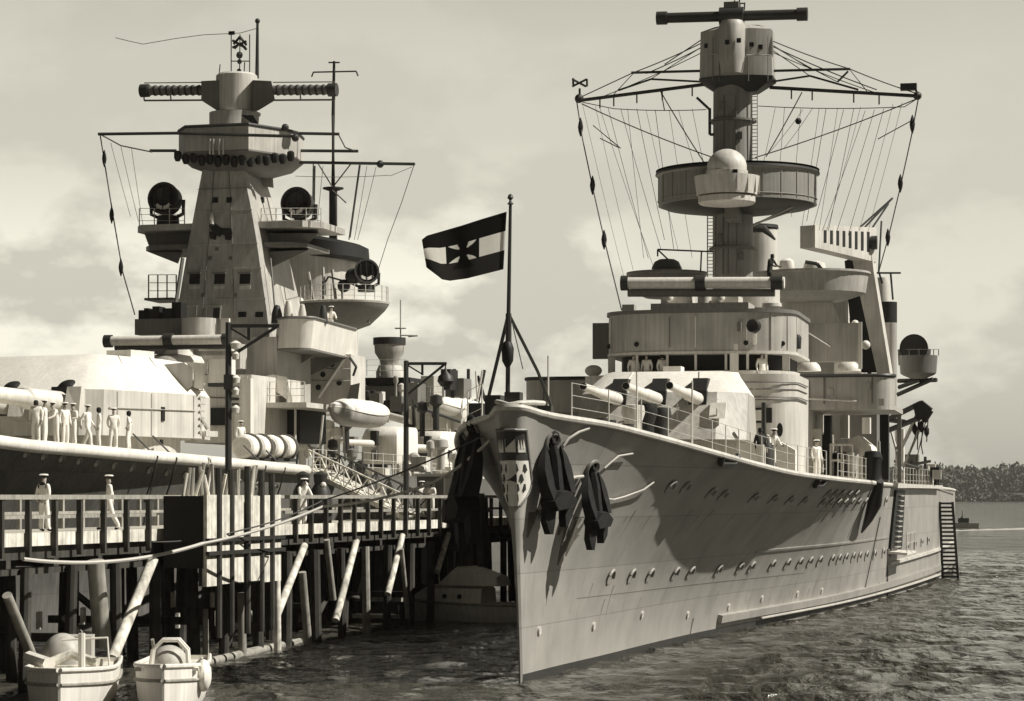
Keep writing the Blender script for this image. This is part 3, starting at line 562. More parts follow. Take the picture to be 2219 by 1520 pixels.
# director bucket in front of the mast
dc = R.p(1575, 400, 44.6); dz = lambda py: R.z(py, 44.6)
mb = MB(); mb.lathe([(.5, dz(448)), (1.2, dz(444)), (1.3, dz(440)), (1.3, dz(428)), (1.2, dz(426)), (.3, dz(426))], (dc.x, 44.6, 0), 32); DB = mb.build('director_platform', 'lgrey', CR)
pl = arc(dc.x, 44.6, 1.38, 1.38, 0, 360, 32)[:-1]; mb = MB()
mb.loft([[(x, y, dz(424)) for x, y in pl], [(dc.x + (x - dc.x) * 1.08, 44.6 + (y - 44.6) * 1.08, dz(384)) for x, y in pl], [(dc.x + (x - dc.x) * 1.02, 44.6 + (y - 44.6) * 1.02, dz(384)) for x, y in pl], [(dc.x + (x - dc.x) * .95, 44.6 + (y - 44.6) * .95, dz(420)) for x, y in pl]]); mb.build('bulwark', 'lgrey', DB)
for ang in (-62, -40, -18, 8): MB().box((dc.x + 1.46 * math.cos(math.radians(ang)), 44.6 + 1.46 * math.sin(math.radians(ang)), dz(403)), (.05, .12, .75), math.radians(ang)).build('rib', 'lgrey', DB)
mb = MB(); mb.ball((dc.x, 44.6, dz(365)), .92, 24, sz=.95, a0=-35); mb.lathe([(.95, dz(384)), (.97, dz(372))], (dc.x, 44.6, 0), 24); DO = mb.build('director_hood', 'lgrey', DB)
q = R.p(1593, 374, 43.72); MB().box((q.x, 43.85, q.z), (.2, .3, .28)).build('sight_slit', 'black', DO)
MB().bb(dc.x - .25, dc.x + .35, 45.8, 47.8, dz(470), dz(440)).build('bracket', 'dgrey', DB)
# foretop house
fx = R.x(1598, 48.5); z0, z1, z2 = mz(203), mz(178), mz(72)
oc = lambda k: [(fx + k * x, 48.5 + k * y) for x, y in ((-1.72, -.55), (-.85, -1.15), (.85, -1.15), (1.72, -.75), (1.72, .9), (.8, 1.6), (-.8, 1.6), (-1.72, .9))]
mb = MB(); mb.loft([[(x, y, z0) for x, y in oc(.55)], [(x, y, z1) for x, y in oc(1)], [(x, y, z1 + .12) for x, y in oc(1.02)]]); TH = mb.build('foretop', 'steel', CR)  # tapered base coloured near black to hold the shade beneath the house
mb = MB(); mb.loft([[(x, y, z1 + .124) for x, y in oc(1)], [(x, y, z2) for x, y in oc(.97)], [(x, y, z2 + .25) for x, y in oc(.6)]]); mb.build('foretop_house', 'grey', TH)
hx_ = R.x(1586, 47.3); mb = MB(); mb.lathe([(.5, z1 + .2), (.62, z1 + .9), (.62, z2 + .1), (.5, z2 + .35)], (hx_, 47.35, 0), 20); mb.build('director_column', 'grey', TH)
for px, py, yy in ((1531, 100, 47.75), (1576, 92, 46.72), (1601, 88, 46.72), (1629, 97, 47.4), (1648, 102, 47.55)):
    q = R.p(px, py, yy); MB().box(q, (.2, .12, .2)).build('lookout_port', 'black', TH)
blk('vent_box', 'dgrey', R, 1628, 1652, 66, 82, 48.2, 49, TH)
cyl('turntable', 'grey', R, 1566, 1612, 46, 72, 48.5, TH)
a, b = R.p(1423, 40, 48.2), R.p(1750, 31, 48.2)
RT = MB().tube([a, b], .24, 14).build('rangefinder', 'steel', CR)
for t0, t1, r_ in ((0, .07, .31), (.93, 1, .31), (.42, .58, .42)): MB().tube([a.lerp(b, t0), a.lerp(b, t1)], r_, 14).build('eyepiece_ring', 'steel', RT)
c = a.lerp(b, .5); MB().box(c + V((0, .1, .35)), (.7, .6, .6)).build('sight_box', 'dgrey', RT)
MB().ptube(R, [((1590, 22, 48.4), (1592, 1, 48.4)), ((1604, 22, 48.4), (1602, -2, 48.4)), ((1613, 22, 48.4), (1614, 6, 48.4)), ((1590, 8, 48.4), (1614, 8, 48.4))], .035, 5).build('aerial', 'steel', RT)
# yards
yd = 48.6
Y1 = MB().ptube(R, [((1248, 219, yd), (1528, 183, yd)), ((1994, 209, yd), (1668, 190, yd))], .085, 7).build('yard', 'steel', CR)
Y2 = MB().ptube(R, [((1368, 158, yd), (1525, 154, yd)), ((1673, 154, yd), (1842, 150, yd))], .065, 6).build('yard', 'steel', CR)
for h_ in [((1410, 172, yd), (1528, 178, yd)), ((1670, 178, yd), (1755, 165, yd)), ((1410, 172, yd), (1340, 196, yd)), ((1755, 165, yd), (1860, 195, yd)), ((1815, 178, yd), (1838, 155, yd))]: MB().ptube(R, [h_], .05, 5).build('yard_brace', 'steel', CR)
mb = MB()
for px, py in ((1300, 213), (1330, 209), (1380, 202), (1435, 195), (1500, 187), (1715, 193), (1760, 196), (1850, 201), (1905, 205)):
    mb.ptube(R, [((px, py, yd), (px, py + 22, yd))], .035, 4)
mb.ptube(R, [((1262, 222, yd), (1330, 236, yd)), ((1330, 236, yd), (1530, 238, yd)), ((1640, 230, yd), (1960, 232, yd)), ((1960, 232, yd), (1988, 214, yd))], .02, 4); mb.build('foot_rope', 'wire', Y1)
mb = MB(); mb.ptube(R, [((1256, 215, yd), (1256, 192, yd)), ((1240, 172, yd), (1270, 188, yd)), ((1240, 188, yd), (1272, 172, yd)), ((1272, 172, yd), (1272, 188, yd)), ((1242, 170, yd), (1242, 184, yd))], .055, 5); mb.ball(R.p(1255, 214, yd), .22, 8); mb.build('signal_lamp', 'steel', Y1)
q = R.p(1969, 189, yd); mb = MB(); mb.box(q, (.75, .4, .3)); mb.beam(q + V((.3, 0, 0)), R.p(1988, 208, yd), .1, .1); mb.ball(R.p(1988, 208, yd), .2, 8); mb.build('signal_lamp', 'steel', Y1)
# standing and running rigging, with the blocks and insulators on the aerials
mb = MB(); P_ = lambda l, y0=yd, y1=yd: [((a, b, y0), (c, d, y1)) for a, b, c, d in l]
mb.ptube(R, P_([(1524, 92, 1372, 158), (1372, 158, 1252, 214), (1524, 84, 1440, 140), (1530, 98, 1400, 160), (1664, 85, 1842, 150), (1842, 150, 1990, 204), (1664, 92, 1760, 152), (1668, 98, 1900, 195), (1260, 225, 1540, 340), (1988, 214, 1636, 342), (1430, 196, 1528, 356), (1660, 340, 1738, 200), (1440, 240, 1432, 196)]), .026, 4)
mb.ptube(R, P_([(1300, 300, 1340, 320), (1285, 272, 1345, 322), (1902, 302, 1975, 262)]), .024, 4)
mb.build('stay', 'wire', CR)
halys = P_([(1300, 235, 1420, 590), (1318, 235, 1405, 560), (1345, 236, 1432, 540), (1380, 236, 1440, 520), (1420, 238, 1460, 540), (1875, 240, 1782, 500), (1895, 238, 1812, 505), (1915, 236, 1838, 510), (1828, 238, 1760, 500), (1850, 236, 1795, 500), (1790, 236, 1748, 480), (1760, 236, 1700, 320), (1740, 238, 1668, 330)], yd, 52)
for h_ in halys: MB().ptube(R, [h_], .014, 4).build('halyard', 'wire', CR)
def aerial(fr, pts, blocks, parent, r=.03):
    o = MB().tube([fr.p(*p) for p in pts], r, 5).build('aerial_wire', 'wire', parent)
    for b_ in blocks:
        q = fr.p(*b_); MB().lathe([(.02, -.45), (.10, -.2), (.13, 0), (.10, .2), (.02, .45)], q, 8).build('insulator', 'black', o)
aerial(R, [(1250, 222, yd), (1262, 300, 48), (1285, 410, 46), (1312, 530, 43), (1347, 672, 38.5)], [(1258, 276, 48.2), (1284, 402, 46), (1309, 520, 43.2)], CR)
aerial(R, [(1990, 214, yd), (1974, 300, 51), (1950, 410, 55), (1925, 515, 59), (1904, 590, 62)], [(1977, 270, 50), (1951, 398, 54.5), (1924, 515, 59)], CR)
q = R.p(1730, 263, 49); MB().ball(q, .15, 8).build('signal_ball', 'black', CR)
# searchlight platforms abreast the funnel
def bowl_plat(px0, px1, pyt, pyb, y, name='searchlight_platform', m='grey'):
    a, b = R.p(px0, pyb, y), R.p(px1, pyt, y); r = (b.x - a.x) / 2; cx_ = (a.x + b.x) / 2
    return MB().lathe([(r * .55, a.z - .35), (r * .95, a.z), (r, b.z - .15), (r * 1.04, b.z - .1), (r * 1.04, b.z), (r * .97, b.z), (r * .93, a.z + .1)], (cx_, y, 0), 40).build(name, m, CR)
SP = bowl_plat(1640, 1882, 590, 640, 56); SQ = bowl_plat(1362, 1530, 590, 632, 52, m='dgrey')
cyl('searchlight', 'dgrey', R, 1412, 1478, 562, 590, 52, SQ, prof=[(.9, 0), (1, .3), (.8, .8), (.5, 1)])
for px0, px1, py in ((1688, 1722, 560), (1740, 1790, 566)): cyl('searchlight', 'white', R, px0, px1, py, 590, 55.5, SP, prof=[(.8, 0), (1, .3), (.9, .8), (.4, 1)])
MB().ptube(R, [((1745, 568, 54), (1770, 572, 54)), ((1770, 572, 54), (1784, 588, 54))], .10, 6).build('gun_barrel', 'steel', SP)
MB().ptube(R, [((1425, 541, 47), (1545, 546, 47)), ((1425, 541, 47), (1425, 556, 47)), ((1427, 543, 47), (1450, 565, 47)), ((1520, 546, 47), (1518, 590, 47))], .04, 5).build('boom', 'steel', CR)
cyl('funnel', 'lgrey', R, 1600, 1684, 498, 820, 66, prof=[(1, 0), (1, .97), (1, 1)])
cyl('funnel_cap', 'black', R, 1598, 1686, 488, 498, 66, prof=[(1, .05), (1.03, .1), (1, 1), (.8, 1.1)])
MB().tube([R.p(1628, 495, 60), R.p(1655, 496, 60), R.p(1668, 508, 60), R.p(1680, 520, 60)], [.22, .2, .12, .05], 8).build('steam_pipe', 'steel', CR)
blk('funnel_casing', 'lgrey', R, 1690, 1838, 640, 820, 66, 78); 
MB().loft([[R.p(a, b, yy) for a, b in ((1700, 655), (1800, 650), (1822, 700), (1700, 702))] for yy in (57, 62)]).build('uptake', 'lgrey', CR)
# boat crane: raked post and a box jib with lightening holes
p0, p1 = R.p(1918, 812, 63), R.p(1868, 548, 63)
CRN = bpy.data.objects.new('boat_crane', None); COL.objects.link(CRN); CRN.parent = CR
ax = V((1, -.15, 0)).normalized(); ay = V((.15, 1, 0)).normalized()
MB().loft([[c + sx_ * hw * ax + sy_ * .35 * ay for sx_, sy_ in ((-1, -1), (1, -1), (1, 1), (-1, 1))] for c, hw in ((p0, .34), (p0.lerp(p1, .85), .5), (p1 + V((0, 0, .3)), .56))]).build('post', 'lgrey', CRN)
e0, e1 = R.p(1878, 520, 63), R.p(1750, 516, 57); jd = (e1 - e0).normalized(); js = V((-jd.y, jd.x, 0)).normalized(); js = js if js.x > 0 else -js
def jq(t, s_, h): return e0.lerp(e1, t) + js * s_ + V((0, 0, h))
MB().loft([[jq(t, -.42, -hh), jq(t, .42, -hh), jq(t, .42, .62), jq(t, -.42, .62)] for t, hh in ((-.05, 1.2), (.5, .82), (1, .5))]).build('jib', 'lgrey', CRN)
for k in range(8):
    t = .10 + k * .105; hh = 1.0 - .55 * t
    MB().loft([[jq(t + dt, .40, -hh + .28), jq(t + dt, .428, -hh + .28), jq(t + dt, .428, .38), jq(t + dt, .40, .38)] for dt in (-.024, .024)]).build('lightening_hole', 'black', CRN)
MB().ptube(R, [((1934, 430, 66), (1845, 510, 63)), ((1934, 430, 66), (1856, 512, 63)), ((1925, 442, 66), (1878, 512, 63)), ((1760, 500, 57), (1880, 508, 63))], .055, 5).build('guy', 'steel', CRN)
q = R.p(1881, 528, 63); MB().lathe([(.001, -.2), (.36, -.2), (.36, .2), (.001, .2)], n=16).build('sheave', 'steel', CRN, loc=q + V((.3, -.35, 0)), rot=(0, math.radians(90), 0))
# cluttered lattice and screens below the crane, after funnel and lights
cl = MB()
for a, b, c, d in ((1838, 600, 1850, 700), (1850, 640, 1880, 700), (1862, 700, 1890, 760), (1890, 700, 1868, 800), (1868, 720, 1905, 800), (1845, 690, 1858, 810), (1880, 690, 1884, 810)): cl.ptube(R, [((a, b, 64), (c, d, 64))], .12, 6)
cl.build('crane_stay', 'steel', CRN)
MB().loft([[R.p(a, b, yy) for a, b in ((1830, 566), (1866, 552), (1906, 808), (1852, 808))] for yy in (63.6, 64.6)]).build('post_shade_slab', 'black', CRN)  # added black slab stands for the shaded left face of the post
for px, py, r in ((1853, 702, .2), (1876, 748, .24)): MB().ball(R.p(px, py, 62), r, 10).build('ventilator', 'white', CR)
cyl('after_funnel', 'lgrey', R, 1894, 1928, 602, 700, 80, prof=[(1, 0), (1, .8), (.75, 1)]); cyl('funnel_cap', 'black', R, 1900, 1944, 655, 700, 79)
cyl('column', 'grey', R, 1916, 1944, 700, 880, 78)
for h_ in [((1888, 592, 78), (1952, 592, 78)), ((1905, 592, 78), (1912, 615, 78)), ((1930, 592, 78), (1935, 650, 78)), ((1904, 592, 78), (1910, 480, 80))]: MB().ptube(R, [h_], .06, 5).build('yard', 'steel', CR)
SE = cyl('searchlight_platform', 'dgrey', R, 1948, 2032, 771, 812, 75, prof=[(.35, -.25), (.8, -.05), (.93, .05), (1, 1), (.94, 1), (.9, .2)])
railing('railing', [R.p(px, 771, 75 + dy) for px, dy in ((1950, 0), (1970, -1), (2012, -1), (2034, 0))], .35, 1, .03, SE, 'dgrey', .6)
MB().ptube(R, [((1945, 856, 76), (2022, 822, 75)), ((1948, 840, 76), (1994, 824, 75)), ((1946, 826, 76), (2030, 824, 75))], .13, 5).build('bracket', 'steel', SE)
SL = MB(); SL.lathe([(.001, -.45), (.72, -.45), (.8, -.3), (.8, .4), (.7, .4), (.62, .1), (.001, -.05)], n=24); q = R.p(1981, 757, 74.8); SLo = SL.build('searchlight', 'dgrey', SE, loc=q, rot=(math.radians(84), 0, 0))
MB().lathe([(.62, .06), (.72, .42), (.78, .42)], n=24).build('lamp_rim', 'steel', SLo); MB().bb(-.06, .06, -.7, .7, .12, .2).build('lamp_bar', 'steel', SLo)
MB().tube([q + V((-.8, .1, -.9)), q + V((-.85, .1, 0))], .1, 6).tube([q + V((.8, .1, -.9)), q + V((.85, .1, 0))], .1, 6).build('lamp_yoke', 'dgrey', SE)
# boat davit folded at the rail
DV = bpy.data.objects.new('boat_davit', None); COL.objects.link(DV); DV.parent = CR
MB().ptube(R, [((1892, 925, 64), (1995, 874, 60)), ((1895, 945, 64), (2002, 902, 60)), ((1925, 910, 64), (1960, 915, 62)), ((1995, 872, 60), (2018, 890, 60)), ((2018, 890, 60), (2002, 915, 60))], [.14, .14], 7).build('arm', 'steel', DV)
MB().loft([[R.p(a, b, yy) for a, b in ((1978, 878), (1997, 868), (2020, 888), (2008, 906), (1985, 910))] for yy in (59.7, 60.3)]).build('davit_head', 'steel', DV)
MB().ptube(R, [((1952, 1025, 64), (2004, 905, 60)), ((1948, 985, 64), (1982, 915, 60)), ((1958, 960, 64), (1990, 890, 60)), ((1955, 1020, 63), (1930, 930, 64))], .075, 6).build('strut', 'grey', DV)
MB().ptube(R, [((2002, 905, 60), (1996, 965, 60)), ((2012, 895, 60), (2008, 958, 60)), ((1990, 905, 60), (1988, 975, 60)), ((1995, 905, 60), (1970, 990, 61)), ((2008, 905, 60), (1985, 1000, 61)), ((1996, 965, 60), (2000, 985, 60))], .03, 4).build('fall', 'wire', DV)
for px, py in ((1996, 925), (2008, 935), (1982, 930)): MB().lathe([(.02, -.3), (.13, -.12), (.13, .12), (.02, .3)], R.p(px, py, 60), 8).build('block', 'black', DV)
# gangway opening in the side with its ladder and platform
y0, z0_ = hpx(1926, 1175); y1, _ = hpx(1950, 1175)
mb = MB(); mb.loft([[hp(y, z, -.1), hp(y, z, .14)] + [hp(yy, z, .14), hp(yy, z, -.1)] for (y, yy, z) in ((y0, y1, 2.55), (y0, y1, 3.4), (y0, y1, 4.4), (y0, y1, 5.6))]); GP = mb.build('gangway_port', 'black', HULL)
mb = MB()
for k in range(11): z = 2.6 + k * .27; mb.loft([[hp(y0 + 1.4, z, .145), hp(y0 + 1.4, z, .3), hp(y0 + 3.4, z, .3), hp(y0 + 3.4, z, .145)], [hp(y0 + 1.4, z + .05, .145), hp(y0 + 1.4, z + .05, .3), hp(y0 + 3.4, z + .05, .3), hp(y0 + 3.4, z + .05, .145)]])
mb.build('side_ladder', 'grey', HULL)
mb = MB(); mb.loft([[hp(y0, z, 0), hp(y0 + 4.5, z, 0), hp(y0 + 4.5, z, 1.0), hp(y0, z, 1.0)] for z in (2.3, 2.42)]); PLT = mb.build('boarding_platform', 'white', HULL)
railing('railing', [hp(y0 + .3, 2.42, .95), hp(y0 + 4.4, 2.42, .95)], 1.0, 2, .03, PLT)
mb = MB(); mb.loft([[hp(y, z, -.1), hp(y, z, .5)] for (y, z) in ()] or [[hp(60 + a * 20, 5.75, 0), hp(60 + a * 20, 5.75, .35), hp(60 + a * 20, 5.95, .35), hp(60 + a * 20, 5.95, 0)] for a in (0, .5, 1, 1.5)]); mb.build('deck_edge', 'lgrey', CR)
# spar hanging off the side and its lines
ya_, za_ = hpx(1893, 1052); yb_, zb_ = hpx(1862, 1152)
MB().tube([hp(ya_, za_ + .2, .25), hp(ya_ * .7 + yb_ * .3, za_ * .7 + zb_ * .3, .35), hp(ya_ * .35 + yb_ * .65, za_ * .35 + zb_ * .65, .3), hp(yb_, zb_, .12)], [.16, .34, .22, .05], 10).build('hanging_fender', 'steel', CR)
for a, b, c, d in ((1905, 1120, 1872, 1275), (1921, 1190, 1921, 1300)): hullrope([(a, b), ((a + c) / 2, (b + d) / 2), (c, d)], .03, .06, 'side_line', 'wire')
for px, py in ((1580, 990), (1778, 1040)):
    y, z = hpx(px, py); MB().tube([hp(y - .9, z + .05, .05), hp(y - .6, z - .15, .12), hp(y + .6, z - .15, .12), hp(y + .9, z + .05, .05)], .11, 6).build('fairlead', 'steel', CR)
# rope ladder on its boom at the quarter
bo_ = R.p(2042, 1090, 92); mb = MB()
l0, l1, l2, l3 = R.p(2036, 1088, 92), R.p(2064, 1088, 92), R.p(2043, 1256, 92), R.p(2076, 1256, 92)
for a, b in ((l0, l2), (l1, l3)): mb.beam(a, b, .16, .16)
for k in range(19): t = .02 + k / 19; mb.beam(l0.lerp(l2, t), l1.lerp(l3, t), .1, .13)
mb.build('boarding_ladder', 'steel', CR)
MB().tube([hp(92, 5.7, 0), (bo_.x + .7, 92, 5.4)], .1, 6).build('boat_boom', 'grey', CR)
# after deck: screens, guns and rails that show beyond the davit
for px0, px1, py0, py1, yy, m in ((1960, 1990, 985, 1050, 84, 'dgrey'), (1990, 2012, 1010, 1048, 86, 'lgrey'), (2000, 2020, 1035, 1050, 88, 'white'), (1940, 1958, 930, 1055, 70, 'white'), (1900, 1925, 960, 1050, 66, 'dgrey')): blk('deck_locker', m, R, px0, px1, py0, py1, yy, yy + 1.2, dz=-.3)
for h_ in [((1965, 1010, 83), (2015, 1000, 80)), ((1975, 1000, 84), (1975, 1050, 84)), ((2005, 990, 86), (2005, 1040, 86)), ((1940, 1000, 72), (1990, 1015, 76))]: MB().ptube(R, [h_], .09, 6).build('gun_barrel', 'steel', CR)
railing('railing', [R.p(px, 1056, 62 + k * 8) for k, px in enumerate((1935, 1965, 1992, 2015, 2034))], 1.05, 3, .03, CR, 'grey', 1.8)
# deck fittings seen over the gunwale
DK = lambda px, py, y: R.p(px, py, y)
def deckz(y): return interp(zd_tab, y) + .1
for px, y, h, m, nm in ((1372, 12, 1.6, 'lgrey', 'capstan'), (1400, 13, 1.75, 'black', 'capstan'), (1430, 14, 1.7, 'steel', 'capstan')):
    x = R.x(px, y); MB().lathe([(.42, 0), (.30, .2), (.26, h * .6), (.40, h * .85), (.36, h), (.02, h + .05)], (x, y, deckz(y)), 16).build(nm, m, CR)
for px, y, h in ((1305, 6, .55), (1322, 6.5, .55), (1360, 9, .7), (1470, 15, .6), (1482, 15.6, .6)):
    x = R.x(px, y); MB().lathe([(.16, 0), (.14, h * .8), (.2, h * .85), (.2, h)], (x, y, deckz(y)), 12).build('bollard', 'steel', CR)
q = R.x(1395, 11); MB().tube([(q - .6, 11, deckz(11) + .1), (q, 11.1, deckz(11) + .25), (q + .5, 11, deckz(11) + .1)], .18, 7).build('canvas_bundle', 'canvas', CR)
mb = MB()
for px in (1188, 1380, 1500): y = 4 + (px - 1188) * .02; x = R.x(px, y); mb.tube([(x, y, deckz(y)), (x, y, deckz(y) + 2.2)], .03, 5)
mb.build('awning_stanchion', 'lgrey', CR)
mb = MB(); q = R.x(1655, 24); mb.tube([(q, 24, deckz(24)), (q, 24, deckz(24) + 2.6)], .09, 6); mb.tube([(q - .3, 24, deckz(24)), (q, 24, deckz(24) + 1.7), (q + .5, 24, deckz(24))], .06, 5); mb.lathe([(.35, 0), (.3, .8), (.2, 1.1)], (q + .1, 24, deckz(24)), 12); mb.build('loading_davit', 'steel', CR)
x = R.x(1628, 23); tag_ = MB().bb(x - .45, x + .45, 23, 24, deckz(23), deckz(23) + 1.0).build('deck_locker', 'white', CR)
x = R.x(1692, 26); MB().loft([[(x - .6, 26, deckz(26)), (x + .55, 26, deckz(26)), (x + .55, 26, deckz(26) + .9), (x - .55, 26, deckz(26) + 1.5)], [(x - .6, 26.6, deckz(26)), (x + .55, 26.6, deckz(26)), (x + .55, 26.6, deckz(26) + .9), (x - .55, 26.6, deckz(26) + 1.5)]]).build('canvas_cover', 'canvas', CR)
# under the wings: screens, canvas shelter and lattice racks
blk('side_house', 'dgrey', R, 1762, 1900, 893, 1040, 50, 52);  # dark colour carries the shade below the wing deck
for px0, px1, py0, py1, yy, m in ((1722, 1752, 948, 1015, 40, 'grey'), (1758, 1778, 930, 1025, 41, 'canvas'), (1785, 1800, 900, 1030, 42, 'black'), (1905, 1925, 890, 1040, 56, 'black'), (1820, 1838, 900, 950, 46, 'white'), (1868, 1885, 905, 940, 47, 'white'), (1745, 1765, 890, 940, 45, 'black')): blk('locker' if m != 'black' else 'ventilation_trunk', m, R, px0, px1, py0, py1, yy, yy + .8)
mb = MB()
for k, px in enumerate((1800, 1824, 1848)): mb.ptube(R, [((px, 962, 40), (px, 1036, 40))], .05, 5)
for py in (964, 998, 1034): mb.ptube(R, [((1800, py, 40), (1848, py, 40))], .05, 5)
mb.build('gate_frame', 'lgrey', CR)
q0, q1 = R.p(1838, 1040, 43), R.p(1893, 950, 43)
prof = [(q0.x, q0.z), (q0.x, q1.z - .05), (q0.x + .45, q1.z + .12), (q1.x - .12, q1.z - .35), (q1.x, q0.z + .95), (q1.x - .05, q0.z)]
mb = MB(); mb.loft([[(x, yy, z) for x, z in prof] for yy in (43, 43.9, 45.2, 46.5)]); mb.build('canvas_shelter', 'canvas', CR)
for px in (1872, 1880): q = R.x(px, 42.97); MB().bb(q - .05, q + .05, 42.93, 42.99, q0.z + .1, q1.z - .8).build('shelter_fold', 'dgrey', CR)
# white canvas roll on the starboard wing, dark breakwater screen seen left of the turret
MB().ball(R.p(1286, 804, 40.2), .26, 10, 1.5, 1, 1).build('canvas_bundle', 'canvas', CR)
# ================================================================ THE BIG SHIP (left)
LS = thing('warship', 'larger grey armoured ship with pyramid tower and big white gun turret behind the pier', 'warship', L, group='warships lying at the pier')
AX = .75
le_tab = [(-66, .3), (-62, 2.2), (-56, 4.0), (-48, 5.6), (-39, 6.9), (-31, 7.9), (-22, 8.7), (-13, 9.3), (0, 9.9), (20, 10.3), (60, 10.2), (90, 8.6), (108, 5), (112, 1)]
lw_tab = [(-66, .05), (-56, .8), (-48, 1.8), (-39, 3.4), (-31, 5.0), (-22, 6.8), (-13, 8.2), (0, 9.4), (20, 10.2), (60, 10.2), (90, 7.6), (108, 2), (112, .4)]
lz_tab = [(-66, 9.4), (-50, 7.7), (-39, 7.08), (-31, 6.85), (-22, 6.62), (-13, 6.38), (0, 6.3), (40, 6.1), (112, 6.1)]
def lx(y, u): a, b = smoothtab(lw_tab, y), smoothtab(le_tab, y) - AX; return a + (b - a) * max(0, u) ** 2.2 if b > a else b + (a - b) * (1 - u)
ys = [-66, -64, -62, -59, -56, -52, -48, -43, -39, -35, -31, -26, -22, -18, -13, -8, 0, 10, 20, 35, 50, 65, 80, 95, 106, 112]
mb = MB()
for sg in (1, -1): mb.sheet([[(AX + sg * lx(y, k / 10), y, (-.6 if k == 0 else k / 10 * interp(lz_tab, y))) for k in range(11)] for y in ys])
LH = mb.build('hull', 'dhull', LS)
ledge = lambda y, sg=1: V((AX + sg * lx(y, 1), y, interp(lz_tab, y)))
mb = MB(); mb.sheet([[ledge(y, -1), V((AX, y, interp(lz_tab, y) + .12)), ledge(y)] for y in ys]); mb.build('deck', 'deck', LS)
def lhp(px, py):                                            # point on her port side
    lo, hi = -66., 60.
    for _ in range(40):
        m = (lo + hi) / 2; z = .85 * interp(lz_tab, m); lo, hi = (m, hi) if L.proj(AX + lx(m, .85), m, z)[0] < px else (lo, m)
    return lo
for i in range(15):                                         # scuttles under the spar
    px = 20 + i * 41; py = 985 + i * 5.1; y = lhp(px, py); d = L.world(AX + lx(y, .85), y).y; z = H + (HY - py) * d / F; u = z / interp(lz_tab, y)
    o = bpy.data.objects.new('porthole', jm); COL.objects.link(o); o.parent = LH; o.location = (AX + lx(y, u) + .02, y, z); o.rotation_euler = (math.radians(90) + .35, 0, math.radians(75)); o.scale = (.55, .55, .8)
# white boom stowed along the deck edge with lashings
pts = [ledge(y) + V((.12, 0, .02)) for y in (-46, -43, -39, -35, -31, -26, -22, -18, -14.8)]
BO = MB().tube(pts + [pts[-1] + V((.05, .12, -.02)), pts[-1] + V((.06, .2, -.02))], [.24] * 9 + [.2, .05], 14).build('side_boom', 'white', LS)
for px in (290, 335, 545, 590):
    y = lhp(px, 0); p = ledge(y) + V((.12, 0, .02)); MB().tube([p + V((-.7, -.2, .9)), p + V((-.1, 0, .27)), p + V((.26, .02, 0)), p + V((-.1, .3, -.9)), p + V((-.5, .5, -1.8))], .035, 5).build('lashing', 'wire', BO)
y = lhp(412, 0); p = ledge(y) + V((.4, 0, 0)); MB().tube([p + V((0, 0, .2)), p + V((.05, 0, -.2)), p + V((-.12, .1, -.9)), p + V((-.25, .15, -1.7))], .09, 6).build('hanging_rope', 'canvas', BO)
# ---- main turret, trained a little to starboard
LT = bpy.data.objects.new('gun_turret', None); COL.objects.link(LT); LT.parent = LS; tc_ = L.p(182, 900, -20); LT.location = (tc_.x, -20, 0); LT.rotation_euler = (0, 0, -math.radians(14))
zt0, zt1, zt2 = L.z(948, -22, 200), L.z(848, -24, 200), L.z(776, -21, 200)
tf = lambda hw, yf, yr, ch, rk: [(-hw, yf + ch), (-hw + ch, yf), (hw - ch, yf), (hw, yf + ch), (hw, yr - 3.2), (rk, yr), (-rk, yr), (-hw, yr - 3.2)]
a0, a1, a2 = tf(4.5, -5.3, 5.6, .7, 2.8), tf(4.5, -5.2, 5.6, .7, 2.8), tf(3.1, -3.2, 4.6, .6, 2.2)
mb = MB(); mb.lathe([(4.2, 5.5), (4.2, zt0 + .1)], n=48); mb.build('barbette', 'lgrey', LT)
mb = MB(); mb.loft([[(x, y, zt0) for x, y in a0], [(x, y, zt1) for x, y in a1]]); mb.build('gun_house', 'lgrey', LT)
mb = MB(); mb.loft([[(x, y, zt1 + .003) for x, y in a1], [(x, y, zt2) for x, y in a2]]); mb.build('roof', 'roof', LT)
mb = MB(); mb.bb(3.9, 4.4, 3.0, 3.9, zt0 + .1, zt0 + .35); mb.build('step', 'lgrey', LT)
for gx in (-2.9, 0, 2.9):
    zg = zt1 - .55
    mb = MB(); mb.prism([(gx - .5, -5.32), (gx + .5, -5.32), (gx + .5, -4.6), (gx - .5, -4.6)], zg - .5, zt1 + .12); mb.ball((gx, -4.65, zt1), .55, 16, 1, 1.1, .8, 0, 90); mb.build('gun_port', 'black', LT)
    MB().loft([[(gx + .55, yy, z) for yy, z in ((-5.9, zg - .55), (-5.15, zg - .8), (-5.15, zt1 - .05), (-5.6, zt1 + .1))], [(gx + .62 + .5, yy, z) for yy, z in ((-5.6, zg - .55), (-5.15, zg - .8), (-5.15, zt1 - .05), (-5.4, zt1 + .1))]]).build('blast_screen', 'lgrey', LT)
    g = MB().tube([(gx, -5.1, zg), (gx, -7.6, zg + .1), (gx, -7.7, zg + .1), (gx, -12.4, zg + .38), (gx, -12.6, zg + .39), (gx, -13.1, zg + .42)], [.46, .44, .36, .27, .3, .3], 18).build('gun_barrel', 'white', LT)
    MB().lathe([(.001, 0), (.2, 0), (.22, .03), (.001, .03)], n=14).build('muzzle', 'black', g, loc=(gx, -13.12, zg + .42), rot=(math.radians(90), 0, 0))
for y_, z_, sy, sz in ((1.2, zt1 - .9, .22, .6), (1.1, zt1 - 2.1, .16, .2)): MB().box((4.52, y_ - 1.6, z_), (.08, sy, sz)).build('hatch', 'black', LT)
MB().loft([[(x, y, z) for x, y in ((1.6, -.5), (2.9, -.5), (2.9, 1.2), (1.6, 1.2))] for z in (zt2 - .05, zt2 + .32)]).build('sighting_hood', 'roof', LT)
